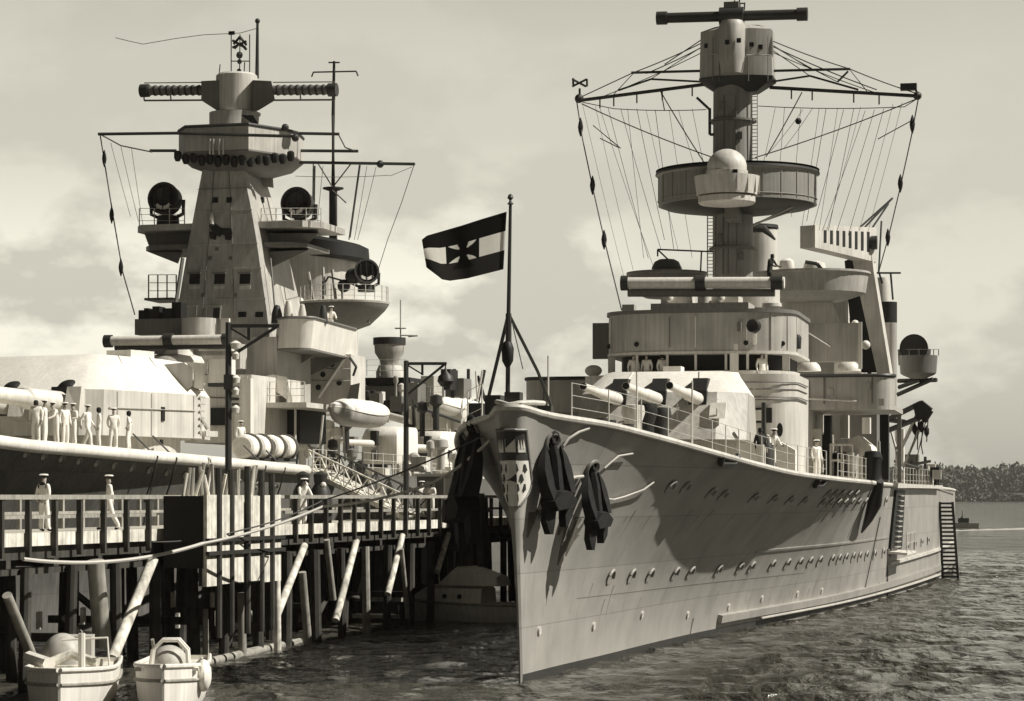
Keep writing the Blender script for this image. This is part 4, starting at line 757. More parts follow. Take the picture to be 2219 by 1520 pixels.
# ---- fighting tower
lev = [(872, 350, 604, -3.4, 4.4), (680, 383, 583, -2.6, 3.6), (520, 410, 560, -2.0, 3.0), (440, 425, 546, -1.6, 2.7), (366, 439, 530, -1.3, 2.4)]
def tq(py):
    for (p0, l0_, r0_, f0, b0), (p1, l1_, r1_, f1, b1) in zip(lev, lev[1:]):
        if p1 <= py <= p0: t = (p0 - py) / (p0 - p1); return l0_ + (l1_ - l0_) * t, r0_ + (r1_ - r0_) * t, f0 + (f1 - f0) * t, b0 + (b1 - b0) * t
rings = []
for py, a, b, yf, yb in lev:
    A, B = L.p(a, py, yf), L.p(b, py, yf); rings.append([(A.x, yf, A.z), (B.x - .12, yf, A.z), (B.x, yf + .12, A.z), (B.x - .25, yb, A.z), (A.x + .25, yb, A.z)])
TW = MB().loft(rings).build('fighting_tower', 'grey', LS)
def onface(name, m, px0, px1, py0, py1, th=.05, parent=TW):
    _, _, f0, _ = tq(py1); _, _, f1, _ = tq(py0); a, b = L.p(px0, py1, f0 - .004), L.p(px1, py0, f1 - .004)
    return MB().loft([[(a.x, a.y - th, a.z), (b.x, a.y - th, a.z), (b.x, a.y, a.z), (a.x, a.y, a.z)], [(a.x, b.y - th, b.z), (b.x, b.y - th, b.z), (b.x, b.y, b.z), (a.x, b.y, b.z)]]).build(name, m, parent)
for px in (422, 476, 531): wn = onface('window', 'black', px - 12, px + 12, 594, 616, .02); onface('shutter', 'lgrey', px - 12, px + 12, 619, 627, .03, wn); onface('window_hood', 'dgrey', px - 14, px + 14, 590, 594, .12, wn)
for px in (467, 497): onface('porthole', 'black', px - 6, px + 6, 428, 440, .05)
for px in (525, 562): onface('window', 'black', px - 9, px + 9, 676, 688, .03)
for py in (455, 528, 582, 648): onface('plate_band', 'grey', tq(py)[0] + 1, tq(py)[1] - 2, py, py + 2.5, .03)
onface('upper_plate', 'dgrey', tq(412)[0] - 3, tq(412)[1] + 2, 408, 411, .05)
onface('door', 'steel', 462, 478, 668, 690, .04); onface('door_frame', 'lgrey', 446, 450, 664, 692, .06); onface('door_frame', 'lgrey', 476, 480, 664, 692, .06); onface('door_frame', 'lgrey', 446, 480, 662, 665, .06)
for a, b, c, d in ((401, 404, 664, 692), (425, 428, 664, 692), (401, 428, 662, 665)): onface('door_frame', 'lgrey', a, b, c, d, .06)
# dark emblem plate: a spread winged shape
mb = MB(); f = tq(502)[2]
def emb(pl): mb.loft([[L.p(a, b, tq(b)[2] - o_) for a, b in pl] for o_ in (.01, .16)])
emb([(452, 488), (478, 492), (484, 506), (476, 514), (462, 506)]); emb([(478, 494), (502, 496), (504, 508), (494, 516), (482, 508)]); emb([(454, 502), (470, 506), (468, 520), (455, 518)]); emb([(486, 508), (504, 512), (500, 521), (488, 520)]); emb([(466, 484), (474, 490), (470, 498), (462, 494)])
mb.build('emblem', 'black', TW)
q = L.p(461, 474, tq(474)[2]); MB().lathe([(.1, -.3), (.14, 0), (.1, .15), (.05, .3)], q + V((0, -.12, 0)), 10).build('lamp', 'white', TW)
MB().tube([L.p(396, 560, -2.6), L.p(378, 680, -3.1)], .10, 6).build('pipe', 'dgrey', TW); MB().tube([L.p(586, 560, -1.9), L.p(596, 672, -2.4)], .05, 5).build('pipe', 'dgrey', TW)
MB().loft([[L.p(a, b, yy) for a, b in ((590, 362), (593, 408), (552, 400), (548, 362))] for yy in (1.6, 3.2)]).build('flag_locker', 'grey', TW)
MB().bb(*[v for v in (L.x(552, 0), L.x(566, 0))], .3, .5, L.z(440, 0), L.z(428, 0)).build('porthole', 'black', TW)
# lookout platform at the tower head
zp0, zp1 = L.z(336, -1, 470), L.z(284, -1, 470)
xl, xr, xm = L.x(378, -1.8), L.x(640, .5), L.x(540, -2.6)
plp = [(xl, -1.2), (xl + .9, -2.6), (xm, -2.7), (xr - .2, -.2), (xr, .8), (xr - .4, 3.0), (xl + 1, 3.4), (xl, 2.2)]
shr = lambda k: [(AX + .1 + (x - AX - .1) * k, .3 + (y - .3) * k) for x, y in plp]
mb = MB(); mb.loft([[(x, y, z) for x, y in pp] for pp, z in ((shr(.45), zp0 - 1.0), (shr(.8), zp0 - .62), (plp, zp0 - .08), (plp, zp0 - .004))]); LP = mb.build('lookout_platform', 'dgrey', LS)
mb = MB(); mb.loft([[(x, y, zp0) for x, y in plp], [(x, y, zp1) for x, y in plp], [(x, y, zp1) for x, y in shr(.95)], [(x, y, zp0 + .3) for x, y in shr(.95)]]); mb.build('bulwark', 'grey', LP)
mb = MB(); mb.tube([(x, y, zp1 + .02) for x, y in plp + plp[:1]], .09, 6); mb.build('bulwark_rail', 'steel', LP)
for i in range(15):
    px = 385 + i * 17.5; py = 338 + 9 * math.sin(i / 14 * 3.14) + (4 if i % 2 else 0); yy = -2.2 + max(0, (px - 520) / 120) * 2.2
    q = L.p(px, py, yy - .25); MB().lathe([(.12, -.28), (.2, -.1), (.2, .16), (.1, .25)], q, 8).build('lookout_glass', 'black', LP)
for px, yy in ((455, -2.9), (462, -2.9), (475, -2.9), (484, -2.85)): q = L.p(px, 318, yy); MB().box(q, (.08, .06, .8)).build('signal_gear', 'lgrey', LP)
cyl('neck', 'grey', L, 457, 562, 244, 290, .3, LS, prof=[(1.1, 0), (1, .35), (1, 1)])
MB().loft([[L.p(a, b, yy) for a, b in ((522, 250), (548, 250), (562, 272), (556, 274))] for yy in (-1.6, -1.2)]).build('sloping_strut', 'steel', LS)
zh0, zh1 = L.z(247, .3), L.z(162, .3)
cx_ = (L.x(471, .3) + L.x(555, .3)) / 2; rad = (L.x(555, .3) - L.x(471, .3)) / 2
mb = MB(); mb.lathe([(rad * .85, zh0 - .1), (rad, zh0 + .1), (rad, zh1 - .1), (rad * .9, zh1)], (cx_, .3, 0), 32); HD = mb.build('director_head', 'lgrey', LS)
for a, b, c, d in ((434, 478, 174, 240), (548, 598, 174, 240)):
    P1 = [(a, c), (b, c - 3), (b, d), (a if a > 500 else a + 34, d) if a < 500 else (a, d)]
    pl = [(436, 176), (480, 174), (480, 240), (470, 240), (436, 218)] if a < 500 else [(548, 174), (588, 176), (596, 218), (560, 240), (548, 240)]
    MB().loft([[L.p(u, v, yy) for u, v in pl] for yy in (-.55, 1.3)]).build('wing', 'dgrey', HD)
a, b = L.p(311, 197, .2), L.p(724, 195, .2)
for p, q in ((a, L.p(440, 196, .2)), (L.p(590, 196, .2), b)):
    RA = MB().tube([p, q], .24, 14).build('rangefinder_arm', 'dgrey', HD)
    for k in range(9): t = .08 + k * .105; MB().tube([p.lerp(q, t), p.lerp(q, t + .03)], .28, 12).build('ring', 'steel', RA)
    MB().tube([p + V((0, .1, .42)), q + V((0, .1, .42))], .03, 5).tube([p + V((0, .1, -.5)), q + V((0, .1, -.5))], .05, 5).tube([p + V((0, .1, -.5)), p], .04, 5).tube([p.lerp(q, .45) + V((0, .1, -.5)), p.lerp(q, .45)], .04, 5).tube([q + V((0, .1, -.5)), q], .04, 5).build('guard_rail', 'dgrey', RA)
for e, d in ((a, 1), (b, -1)): MB().tube([e - V((.15 * d, 0, 0)), e + V((.3 * d, 0, 0))], .34, 14).build('end_window', 'steel', HD)
PM = MB().tube([L.p(557, 170, 1.2), L.p(558, 45, 1.2)], [.11, .07], 8).build('pole_mast', 'steel', LS); MB().ball(L.p(558, 46, 1.2), .14, 8).build('truck', 'steel', PM)
mb = MB(); mb.ptube(L, [((501, 70, .3), (501, 160, .3)), ((541, 75, .3), (541, 160, .3)), ((501, 133, .3), (541, 133, .3)), ((520, 75, .3), (519, 160, .3)), ((477, 140, .3), (475, 158, .3)), ((530, 135, .3), (529, 158, .3))], .03, 5)
mb.ptube(L, [((504, 88, .3), (532, 104, .3)), ((504, 104, .3), (534, 90, .3)), ((520, 80, .3), (506, 96, .3)), ((520, 80, .3), (534, 98, .3)), ((508, 106, .3), (518, 96, .3)), ((523, 96, .3), (534, 108, .3))], .07, 5); mb.ball(L.p(519, 120, .3), .18, 8); mb.ball(L.p(519, 134, .3), .13, 8); mb.ball(L.p(518, 154, .3), .12, 8); mb.build('signal_frame', 'steel', HD)
q = L.p(502, 72, .3); MB().box(q, (.32, .1, .18)).build('wind_vane', 'black', HD)
# yards and rigging of the tower
for h_ in [((213, 291, -1.5), (382, 289, -1.5)), ((382, 289, -3.0), (640, 296, -3.0)), ((620, 289, 1), (735, 291, 1)), ((325, 327, 2), (382, 327, 2)), ((640, 327, 2), (776, 328, 2)), ((630, 352, 2), (899, 356, 2))]: LY = MB().ptube(L, [h_], .085, 6).build('yard', 'steel', LS)
for px, py, yy in ((640, 299, -3), (618, 277, -.5), (824, 356, 2)): MB().ball(L.p(px, py, yy), .2, 8).build('signal_lamp', 'steel', LY)
ll = lambda l, y0=1, y1=1: [((a, b, y0), (c, d, y1)) for a, b, c, d in l]
for h_ in ll([(218, 292, 262, 316), (262, 316, 330, 330), (733, 291, 748, 320), (748, 320, 770, 328), (780, 360, 756, 520), (679, 356, 677, 480), (690, 356, 720, 405), (760, 356, 722, 405), (720, 412, 750, 440)]): MB().ptube(L, [h_], .035, 4).build('stay', 'wire', LS)
for h_ in ll([(240, 310, 283, 470), (262, 318, 300, 480), (285, 322, 310, 490), (795, 360, 768, 520), (845, 380, 640, 382), (893, 362, 845, 382), (815, 362, 775, 520), (700, 360, 688, 480)]): MB().ptube(L, [h_], .014, 4).build('halyard', 'wire', LS)
aerial(L, [(217, 292, -1.5), (226, 350, -1.5), (245, 468, -3), (266, 590, -5), (292, 682, -7)], [(226, 344, -1.5), (242, 466, -3), (262, 580, -5)], LS, .035)
aerial(L, [(897, 358, 2), (870, 440, 8), (840, 520, 12), (818, 590, 16)], [], LS, .02)
aerial(L, [(556, 62, 1.2), (520, 72, 1.2), (440, 76, 1.2), (380, 84, 1.2), (310, 96, 1.2), (282, 90, 1.2), (250, 82, 1.2)], [], LS, .018)
# searchlight platform
for pl, m in (([(300, 492), (700, 492)], 'lgrey'), ([(318, 536), (665, 536)], 'dgrey')):
    a, b = L.p(*pl[0], -.5), L.p(*pl[1], -.5); th = .32 if m == 'lgrey' else .22
    mb = MB(); mb.prism([(a.x, -.6), (a.x + .5, -1.4), (b.x - .8, -1.4), (b.x, -.4), (b.x, 3.2), (a.x, 3.2)], a.z - th, a.z); PL_ = mb.build('searchlight_platform', 'grey' if m == 'lgrey' else m, LS)
    if m == 'lgrey': SPL = PL_
MB().loft([[L.p(a, b, yy) for a, b in ((312, 505), (690, 506), (664, 532), (322, 532))] for yy in (-.2, 2.6)]).build('bracket', 'dgrey', SPL)
MB().loft([[L.p(a, b, yy) for a, b in ((320, 546), (395, 546), (386, 572))] for yy in (-.6, 2.4)]).build('bracket', 'dgrey', SPL); MB().loft([[L.p(a, b, yy) for a, b in ((572, 546), (668, 542), (588, 580))] for yy in (-.6, 2.4)]).build('bracket', 'dgrey', SPL)
def searchlight(fr, px, py, r, y, parent, tilt=80, yaw=0):
    q = fr.p(px, py, y); s_ = MB().lathe([(.001, -r * .75), (r * .6, -r * .7), (r * .98, -r * .3), (r * 1.0, r * .5), (r * 1.06, r * .5), (r * 1.06, r * .66), (r * .9, r * .66), (r * .86, r * .2), (r * .5, -.1 * r), (.001, -r * .2)], n=26).build('searchlight', 'steel', parent, loc=q, rot=(math.radians(tilt), 0, yaw))
    for k in (-.5, 0, .5): MB().bb(k * r - .02, k * r + .02, -r * math.sqrt(1 - k * k) * .95, r * math.sqrt(1 - k * k) * .95, r * .58, r * .64).build('shutter', 'black', s_)
    MB().loft([[(math.cos(t) * r * k, math.sin(t) * r * k, r * .52 + dz_) for t in [math.radians(v) for v in range(215, 330, 9)]] + [(math.cos(t) * r * k2, math.sin(t) * r * k2, r * .52 + dz_) for t in [math.radians(v) for v in range(322, 215, -9)]] for dz_, k, k2 in ((0, .74, .5), (.05, .74, .5))]).build('reflector', 'white', s_)
    for sg in (-1, 1): MB().tube([q + V((sg * r * 1.12, .1, 0)), q + V((sg * r * 1.1, .1, -r * .9)), q + V((0, .1, -r * 1.4))], .10, 6).build('yoke', 'steel', parent)
    MB().lathe([(r * .75, -r * 1.55), (r * .7, -r * 1.0), (r * .3, -r * .95)], q + V((0, .2, 0)), 16).build('lamp_base', 'steel', parent)
searchlight(L, 361, 434, .80, -.2, SPL, 84); searchlight(L, 648, 444, .78, -.2, SPL, 84)
a, b = L.p(302, 492, -1.0), L.p(400, 492, -1.0); railing('railing', [a, b], .95, 3, .03, SPL, 'lgrey', .8)
a, b = L.p(566, 492, -1.0), L.p(696, 492, -1.0); railing('railing', [a, b], .95, 3, .03, SPL, 'lgrey', .8)
c = L.p(320, 645, 0); 
pl = L.p(322, 648, 0), L.p(382, 648, 0); MB().bb(pl[0].x, pl[1].x, -.6, 1.5, pl[0].z - .12, pl[0].z).build('side_gallery', 'dgrey', TW); railing('railing', [pl[0], pl[1]], 1.25, 3, .04, TW, 'lgrey', .6)
# funnel with raked cap, its platform and light, signal mast before it
fy = 26
FU = cyl('funnel', 'lgrey', L, 592, 772, 556, 900, fy, LS, prof=[(1, 0), (1, 1)])
a, b = L.p(640, 560, fy - 2), L.p(800, 560, fy - 2); za, zb = L.z(556, fy), L.z(522, fy)
mb = MB(); c = V((L.x(700, fy), fy, 0)); r = L.x(797, fy) - c.x
mb.loft([[(c.x + r * k * math.cos(t), fy + r * k * math.sin(t), z0 - .45 * math.cos(t) * (1 if z0 > za + .1 else .6)) for t in [i / 32 * 6.2832 for i in range(32)]] for k, z0 in ((.9, za - .1), (1.0, za + .1), (.98, zb), (.8, zb + .25), (.5, zb + .3))]); mb.build('funnel_cap', 'black', FU)
for a, b, c_, d in ((612, 650, 590, 700), (668, 590, 690, 720), (700, 580, 704, 640), (720, 585, 728, 655), (612, 620, 614, 690)): MB().ptube(L, [((a, b, 22.8), (c_, d, 22.6))], .10, 6).build('funnel_pipe', 'white' if a == 612 else 'grey', FU)
MB().ptube(L, [((705, 612, 22.4), (712, 600, 22.4)), ((712, 600, 22.4), (740, 608, 22.4)), ((740, 608, 22.4), (742, 650, 22.4)), ((630, 690, 22.4), (660, 670, 22.4)), ((700, 655, 22.4), (700, 610, 22.4))], .06, 5).build('ladder', 'steel', FU)
FP = LS and MB().lathe([(.6, -1.6), (1.6, -1.25), (2.5, -.4), (2.75, -.05), (2.75, .1), (.5, .1)], (L.x(745, 23), 23, L.z(660, 23)), 36, 1, .9).build('funnel_platform', 'dgrey', LS)
MB().lathe([(2.78, .0), (2.82, .12), (2.7, .16)], (L.x(745, 23), 23, L.z(660, 23)), 36, 1, .9).build('platform_edge', 'lgrey', FP)
railing('railing', [(L.x(745, 23) + 2.7 * math.cos(t), 23 + 2.45 * math.sin(t), L.z(658, 23)) for t in [math.radians(v) for v in range(-150, 40, 15)]], 1.0, 3, .03, FP, 'lgrey', .8)
searchlight(L, 792, 592, .72, 22.3, FP, 80, math.radians(28))
for px, py, r in ((765, 600, .5), (745, 620, .4), (705, 670, .25), (650, 655, .3)): MB().ball(L.p(px, py, 22.5), r, 12).build('lamp_housing', 'steel' if r > .3 else 'white', FP)
MB().ptube(L, [((775, 700, 22.5), (800, 700, 22.5)), ((800, 700, 22.5), (800, 680, 22.5))], .05, 5).build('bracket', 'grey', FP)
FM = MB().tube([L.p(722, 530, 25), L.p(722, 410, 25), L.p(722, 408, 25), L.p(722, 250, 25), L.p(724, 133, 25)], [.27, .26, .13, .11, .08], 10).build('signal_mast', 'steel', LS)
MB().ptube(L, [((679, 157, 25), (772, 155, 25)), ((679, 157, 25), (675, 167, 25)), ((772, 155, 25), (776, 165, 25)), ((712, 136, 25), (736, 136, 25))], .05, 5).build('yard', 'steel', FM)
q = L.p(722, 410, 25); MB().lathe([(.2, -.15), (.65, 0), (.65, .08), (.2, .1)], q, 14).build('mast_platform', 'steel', FM)
MB().ptube(L, [((758, 515, 25), (780, 358, 25)), ((680, 470, 25), (682, 360, 25))], .07, 5).build('strut', 'steel', FM)
# bridge: bulwark with rounded wing, dark gun gallery to starboard
zb0_, zb1_ = L.z(756, -5, 620), L.z(692, -5, 620)
xr_ = L.x(776, 4); xf = L.x(640, -5.6)
bw_ = [(L.x(596, -5.2), 3), (L.x(596, -5.2), -4.8), (L.x(612, -5.5), -5.5), (xf - .3, -5.8)] + [(xf + .1 + .9 * math.sin(math.radians(v)), -4.9 - .9 * math.cos(math.radians(v))) for v in (20, 40, 60)] + [(xr_, 3.6), (xr_ - .3, 4.2), (xr_ - 3, 4.2)]
lo_ = [(x - (.2 if x > 2 else 0), y + .1) for x, y in bw_]
mb = MB(); mb.loft([[(x, y, zb0_) for x, y in lo_], [(x, y, zb1_) for x, y in bw_]]); BR = mb.build('bridge_wing', 'white', LS)
mb = MB(); mb.tube([(x, y, zb1_ + .02) for x, y in bw_[1:-1]], .08, 6); mb.build('wing_rail', 'dgrey', BR)
mb = MB(); mb.prism(lo_, zb0_ - .1, zb0_ - .004); mb.build('wing_floor', 'dgrey', BR)  # floor darkened in its colour so the underside reads as shade
for yy in (-4.4, -1.5, 1.5): MB().loft([[(2.6, y_, zb0_ - .104), (4.6 + (yy + 4.4) * .25, y_, zb0_ - .104), (2.9, y_, zb0_ - 1.5), (2.6, y_, zb0_ - 1.5)] for y_ in (yy, yy + .1)]).build('bracket', 'dgrey', BR)
q = L.p(681, 722, -4.1); MB().lathe([(.001, -.4), (.2, -.35), (.24, .2), (.1, .3), (.08, .6)], q + V((0, -.35, 0)), 12).build('side_lamp', 'dgrey', BR)
blk('gun_gallery', 'dgrey', L, 292, 400, 690, 726, -6.5, -2)
for px0, px1, py0, py1 in ((300, 330, 672, 692), (330, 345, 664, 690), (352, 380, 668, 692), (372, 392, 655, 690), (312, 322, 668, 690)): blk('gun_shield', 'black', L, px0, px1, py0, py1, -6, -5.2, BR)
cyl('conning_tower', 'grey', L, 396, 466, 690, 730, -7.5); blk('chart_house', 'grey', L, 440, 600, 730, 870, -5.2, 0)
blk('pillar', 'white', L, 478, 496, 690, 722, -7.4, -7.2)
for px0, px1, py in ((305, 340, 752), (430, 500, 752), (420, 500, 770)): blk('shelf', 'lgrey', L, px0, px1, py, py + 9, -8, -7.5)
blk('screen', 'grey', L, 400, 520, 745, 800, -7, -6)
# forward range finder on its armoured hood
a, b = L.p(227, 740, -9), L.p(494, 736, -9); RL = MB().tube([a, b], .24, 14).build('rangefinder', 'white', LS)
for t0, t1, r_ in ((0, .06, .31), (.49, .56, .34), (.96, 1, .28)): MB().tube([a.lerp(b, t0), a.lerp(b, t1)], r_, 14).build('eyepiece_ring', 'steel', RL)
MB().tube([a.lerp(b, .08) - V((0, -.1, .3)), b - V((0, -.1, .3))], .15, 8).build('cradle', 'steel', RL)
MB().loft([[L.p(u, v, yy) for u, v in ((318, 750), (372, 750), (350, 768), (330, 768))] for yy in (-9, -8.3)]).build('yoke', 'dgrey', RL)
cyl('armoured_hood', 'lgrey', L, 318, 445, 752, 812, -8, prof=[(1, 0), (1, .45), (.9, .62), (.6, .72), (.55, 1), (.3, 1.02)])
# anti-aircraft director box on its tripod beside the turret
B1 = MB().loft([[L.p(u, v, yy) for u, v in ((336, 792), (398, 786), (418, 800), (418, 838), (392, 850), (360, 828), (336, 806))] for yy in (-19.5, -17.5)]).build('director_box', 'grey', LS)
MB().loft([[L.p(u, v, yy) for u, v in ((400, 784), (446, 788), (440, 846), (419, 840), (419, 800))] for yy in (-19.0, -17.6)]).build('director_back', 'white', LS)
for a, b, c_, d in ((385, 848, 348, 955), (392, 848, 388, 955), (400, 848, 450, 930), (395, 860, 420, 960)): MB().ptube(L, [((a, b, -18.6), (c_, d, -18.4))], .09, 6).build('leg', 'grey', B1)
MB().loft([[L.p(u, v, yy) for u, v in ((378, 846), (408, 846), (402, 862), (386, 862))] for yy in (-19, -18.4)]).build('turntable', 'steel', B1)
# deckhouse sides, gallery with canvas covered gun
blk('deckhouse', 'lgrey', L, 400, 545, 812, 960, -13, -6); blk('ready_box', 'white', L, 452, 494, 778, 830, -13.6, -12.6); blk('ready_box_base', 'steel', L, 450, 490, 830, 838, -13.5, -12.7)
blk('side_screen', 'white', L, 508, 543, 820, 945, -13.4, -13.0)
for k in range(5): blk('rung', 'steel', L, 500, 516, 826 + k * 12, 832 + k * 12, -13.5, -13.42)
blk('doorway', 'black', L, 456, 487, 884, 922, -13.2, -13.01)
blk('shelter_deck', 'lgrey', L, 545, 664, 872, 884, -11, -4); blk('shelter_side', 'black', L, 548, 650, 884, 960, -8, -4)
railing('railing', [L.p(547, 872, -10.8), L.p(660, 872, -10.8)], .95, 3, .03, LS, 'lgrey', .9)
cv = MB(); cv.loft([[L.p(u, v, yy) for u, v in ((552, 872), (550, 830), (562, 818), (592, 812), (622, 818), (632, 874), (600, 850))] for yy in (-9.6, -7.8)]); cv.build('covered_gun', 'canvas', LS)
blk('side_house', 'lgrey', L, 640, 760, 768, 880, 2, 4.5)
MB().ptube(L, [((750, 772, 1.8), (690, 862, 1.8))], .1, 4).build('stay', 'white', LS); MB().ptube(L, [((758, 775, 1.6), (772, 795, 1.6)), ((772, 795, 1.6), (765, 815, 1.6))], .07, 5).build('hook', 'steel', LS)
MB().loft([[L.p(u, v, yy) for u, v in ((760, 835), (780, 830), (775, 870), (750, 872))] for yy in (1, 2)]).build('net', 'dgrey', LS)
# side guns in their shields
for px0, px1, py0, py1, yy, gp in ((770, 872, 924, 1005, 8, 790), (884, 964, 934, 1012, 20, 905)):
    a, b = L.p(px0, py1, yy), L.p(px1, py0, yy); w_ = b.x - a.x; z0, z1 = a.z, b.z
    pl = [(a.x + w_ * .12, yy + .4), (a.x + w_ * .35, yy), (b.x - w_ * .12, yy), (b.x, yy + .5), (b.x, yy + 3), (a.x, yy + 3), (a.x, yy + 1.2)]
    up = [(a.x + w_ * .5 + (x - a.x - w_ * .5) * .92, y + .3) for x, y in pl]
    GS = MB().loft([[(x, y, z0) for x, y in pl], [(x, y, z0 + (z1 - z0) * .72) for x, y in pl], [(x, y, z0 + (z1 - z0) * .93) for x, y in up], [(a.x + w_ * .5 + (x - a.x - w_ * .5) * .8, y + .5, z1) for x, y in pl]]).build('side_gun', 'white', LS)
    q = L.p(gp + 22, py0 + 26, yy - .1); MB().box(q, (.35, .5, .8)).build('gun_port', 'black', GS); MB().tube([q + V((0, 0, -.3)), q + V((-1.6, -3.0, -.2))], [.2, .12], 12).build('gun_barrel', 'white', GS)
    q = L.p(gp + 22, py0 + 62, yy - .1); MB().box(q, (.3, .4, .5)).build('vent', 'dgrey', GS)
# after control tower
AY = 44
AT = cyl('after_tower', 'grey', L, 812, 876, 742, 800, AY, prof=[(.55, 0), (.62, .3), (.95, .6), (1, .95), (.98, 1)]); cyl('crown', 'steel', L, 810, 878, 732, 748, AY, AT)
cyl('rangefinder_drum', 'lgrey', L, 816, 874, 792, 828, AY, AT, prof=[(1, 0), (1, .6), (.8, 1)]); blk('control_deck', 'black', L, 776, 888, 818, 834, AY - 2, AY + 2); blk('control_house', 'dgrey', L, 780, 880, 836, 890, AY - 1.6, AY + 3)
MB().ptube(L, [((868, 650, AY), (868, 745, AY)), ((856, 712, AY), (880, 712, AY)), ((868, 727, AY), (905, 728, AY)), ((905, 728, AY), (885, 730, AY))], .05, 5).build('pole_mast', 'grey', LS)
# clutter of the boat deck further aft
MB().ptube(L, [((790, 888, 6), (880, 912, 2))], .2, 10).build('boat_derrick', 'lgrey', LS)
for h_ in [((985, 800, 40), (978, 910, 40)), ((1015, 800, 44), (1015, 900, 44)), ((1050, 802, 48), (1030, 900, 48)), ((1035, 815, 48), (1052, 870, 48)), ((930, 830, 36), (940, 905, 36)), ((1000, 820, 42), (1000, 905, 42)), ((900, 880, 30), (1008, 918, 34)), ((960, 808, 40), (958, 870, 40))]: MB().ptube(L, [h_], [.12, .12], 6).build('davit', 'steel', LS)
for px0, px1, py0, py1, yy, m in ((912, 940, 815, 870, 34, 'grey'), (955, 975, 800, 845, 38, 'black'), (965, 1005, 820, 860, 40, 'dgrey'), (885, 905, 830, 880, 32, 'dgrey'), (900, 1000, 880, 930, 36, 'lgrey'), (1000, 1040, 905, 970, 46, 'grey')): blk('locker', m, L, px0, px1, py0, py1, yy, yy + 2)
for px, py, r in ((710, 945, .4), (668, 948, .45), (730, 960, .35), (750, 940, .35), (655, 985, .4), (690, 975, .35), (915, 905, .3), (945, 890, .35)): MB().lathe([(r * .5, -1), (r * .5, .2), (r, .35), (r * .9, .75), (.02, .85)], L.p(px, py, 3), 12).build('ventilator', 'white' if px % 3 else 'steel', LS)
for a, b, c_, d in ((560, 885, 575, 960), (600, 885, 596, 950), (640, 884, 640, 960), (700, 900, 690, 1000), (745, 925, 748, 1000)): MB().ptube(L, [((a, b, -9), (c_, d, -9))], .06, 5).build('stanchion', 'lgrey', LS)
railing('railing', [ledge(y) + V((-.25, 0, 0)) for y in (-13, -8, -2, 6, 14, 24, 36)], 1.05, 3, .03, LS, 'lgrey', 1.7)
# ================================================================ SMALL FITTINGS
def seams(parent, name, m, pts, wd=.05, th=.03):
    for (p, q) in pts: MB().beam(p, q, wd, th).build(name, m, parent)
for k in range(0, 26, 2):                                    # stiffeners round the mast screen
    a = math.radians(180 + k * 7.2); x, y = ctr.x + (rr_ + .012) * math.cos(a), 48.5 + (rr_ + .012) * math.sin(a); MB().box((x, y, (zr0 + zr1) / 2 - .05), (.03, .04, zr1 - zr0 - .3), a).build('stiffener', 'mast', TOP)
MB().tube([(ctr.x + (rr_ + .02) * math.cos(math.radians(v)), 48.5 + (rr_ + .02) * math.sin(math.radians(v)), zr0 + .22) for v in range(175, 366, 6)], .025, 4).build('stiffener', 'mast', TOP)
for i in range(1, 26, 3):
    q = bo[i]; MB().box((q[0], q[1] - .012, (zb1 + zb2) / 2), (.035, .05, zb2 - zb1 - .12)).build('stiffener', 'grey', BW)
for i in (3, 9, 16, 21): MB().lathe([(.02, -.02), (.10, -.02), (.11, .03), (.02, .03)], n=10).build('scuttle', 'black', BW, loc=(bo[i][0], bo[i][1] - .02, zb1 + .32), rot=(math.radians(90), 0, 0))
for k in range(8): x = -7.2 + k * 2.05; MB().box((x, 39.09, (zl0 + zl1) / 2 + .1), (.06, .06, zl1 - zl0 - .3)).build('stiffener', 'dgrey', CR)
for px, py in ((1740, 840), (1800, 850), (1880, 838), (1910, 872)): q = R.p(px, py, 39.1); MB().box(q + V((0, -.02, 0)), (.22, .06, .3)).build('ring_bolt_plate', 'grey', CR)
# turret: rungs, hatches, bolted seams, sights
for sg in (-1, 1):
    for k in range(5): z = 7.7 + k * .3; MB().beam((tx + sg * 2.05 - .2, 23.0 + (z - 7.4) * .72, z), (tx + sg * 2.05 + .2, 23.0 + (z - 7.4) * .72, z), .04, .05).build('rung', 'lgrey', TU)
MB().loft([[(tx + x, y, z) for x, y in ((-.35, 27.5), (.35, 27.5), (.35, 28.4), (-.35, 28.4))] for z in (10.0, 10.35)]).build('sighting_hood', 'roof', TU)
for gx_ in (-1.55, 1.5): MB().beam((tx + gx_, 24.32, 9.24), (tx + gx_ * .85, 26.15, 10.07), .05, .04).build('roof_seam', 'lgrey', TU)
for x_, z_ in ((-.75, 8.2), (.8, 8.2), (2.3, 8.0)): MB().box((tx + x_, 22.93 + (z_ - 7.4) * .722, z_), (.04, .05, 1.1)).build('armour_joint', 'grey', TU)
# deckhouse front: doors, scuttles, pipes
for px, py in ((1640, 950), (1668, 955), (1706, 905), (1706, 960)): q = R.p(px, py, 33.0 if px < 1690 else 33.7); MB().lathe([(.02, -.03), (.14, -.03), (.17, .05), (.12, .06), (.02, .02)], n=12).build('scuttle', 'dgrey', CR, loc=q, rot=(math.radians(90), 0, 0))
MB().tube([R.p(1612, 830, 32.9), R.p(1612, 985, 32.9)], .05, 6).build('pipe', 'lgrey', CR)
for px in (1716, 1722): MB().tube([R.p(px, 815, 34.6), R.p(px, 1000, 34.6)], .035, 5).build('pipe', 'grey', CR)
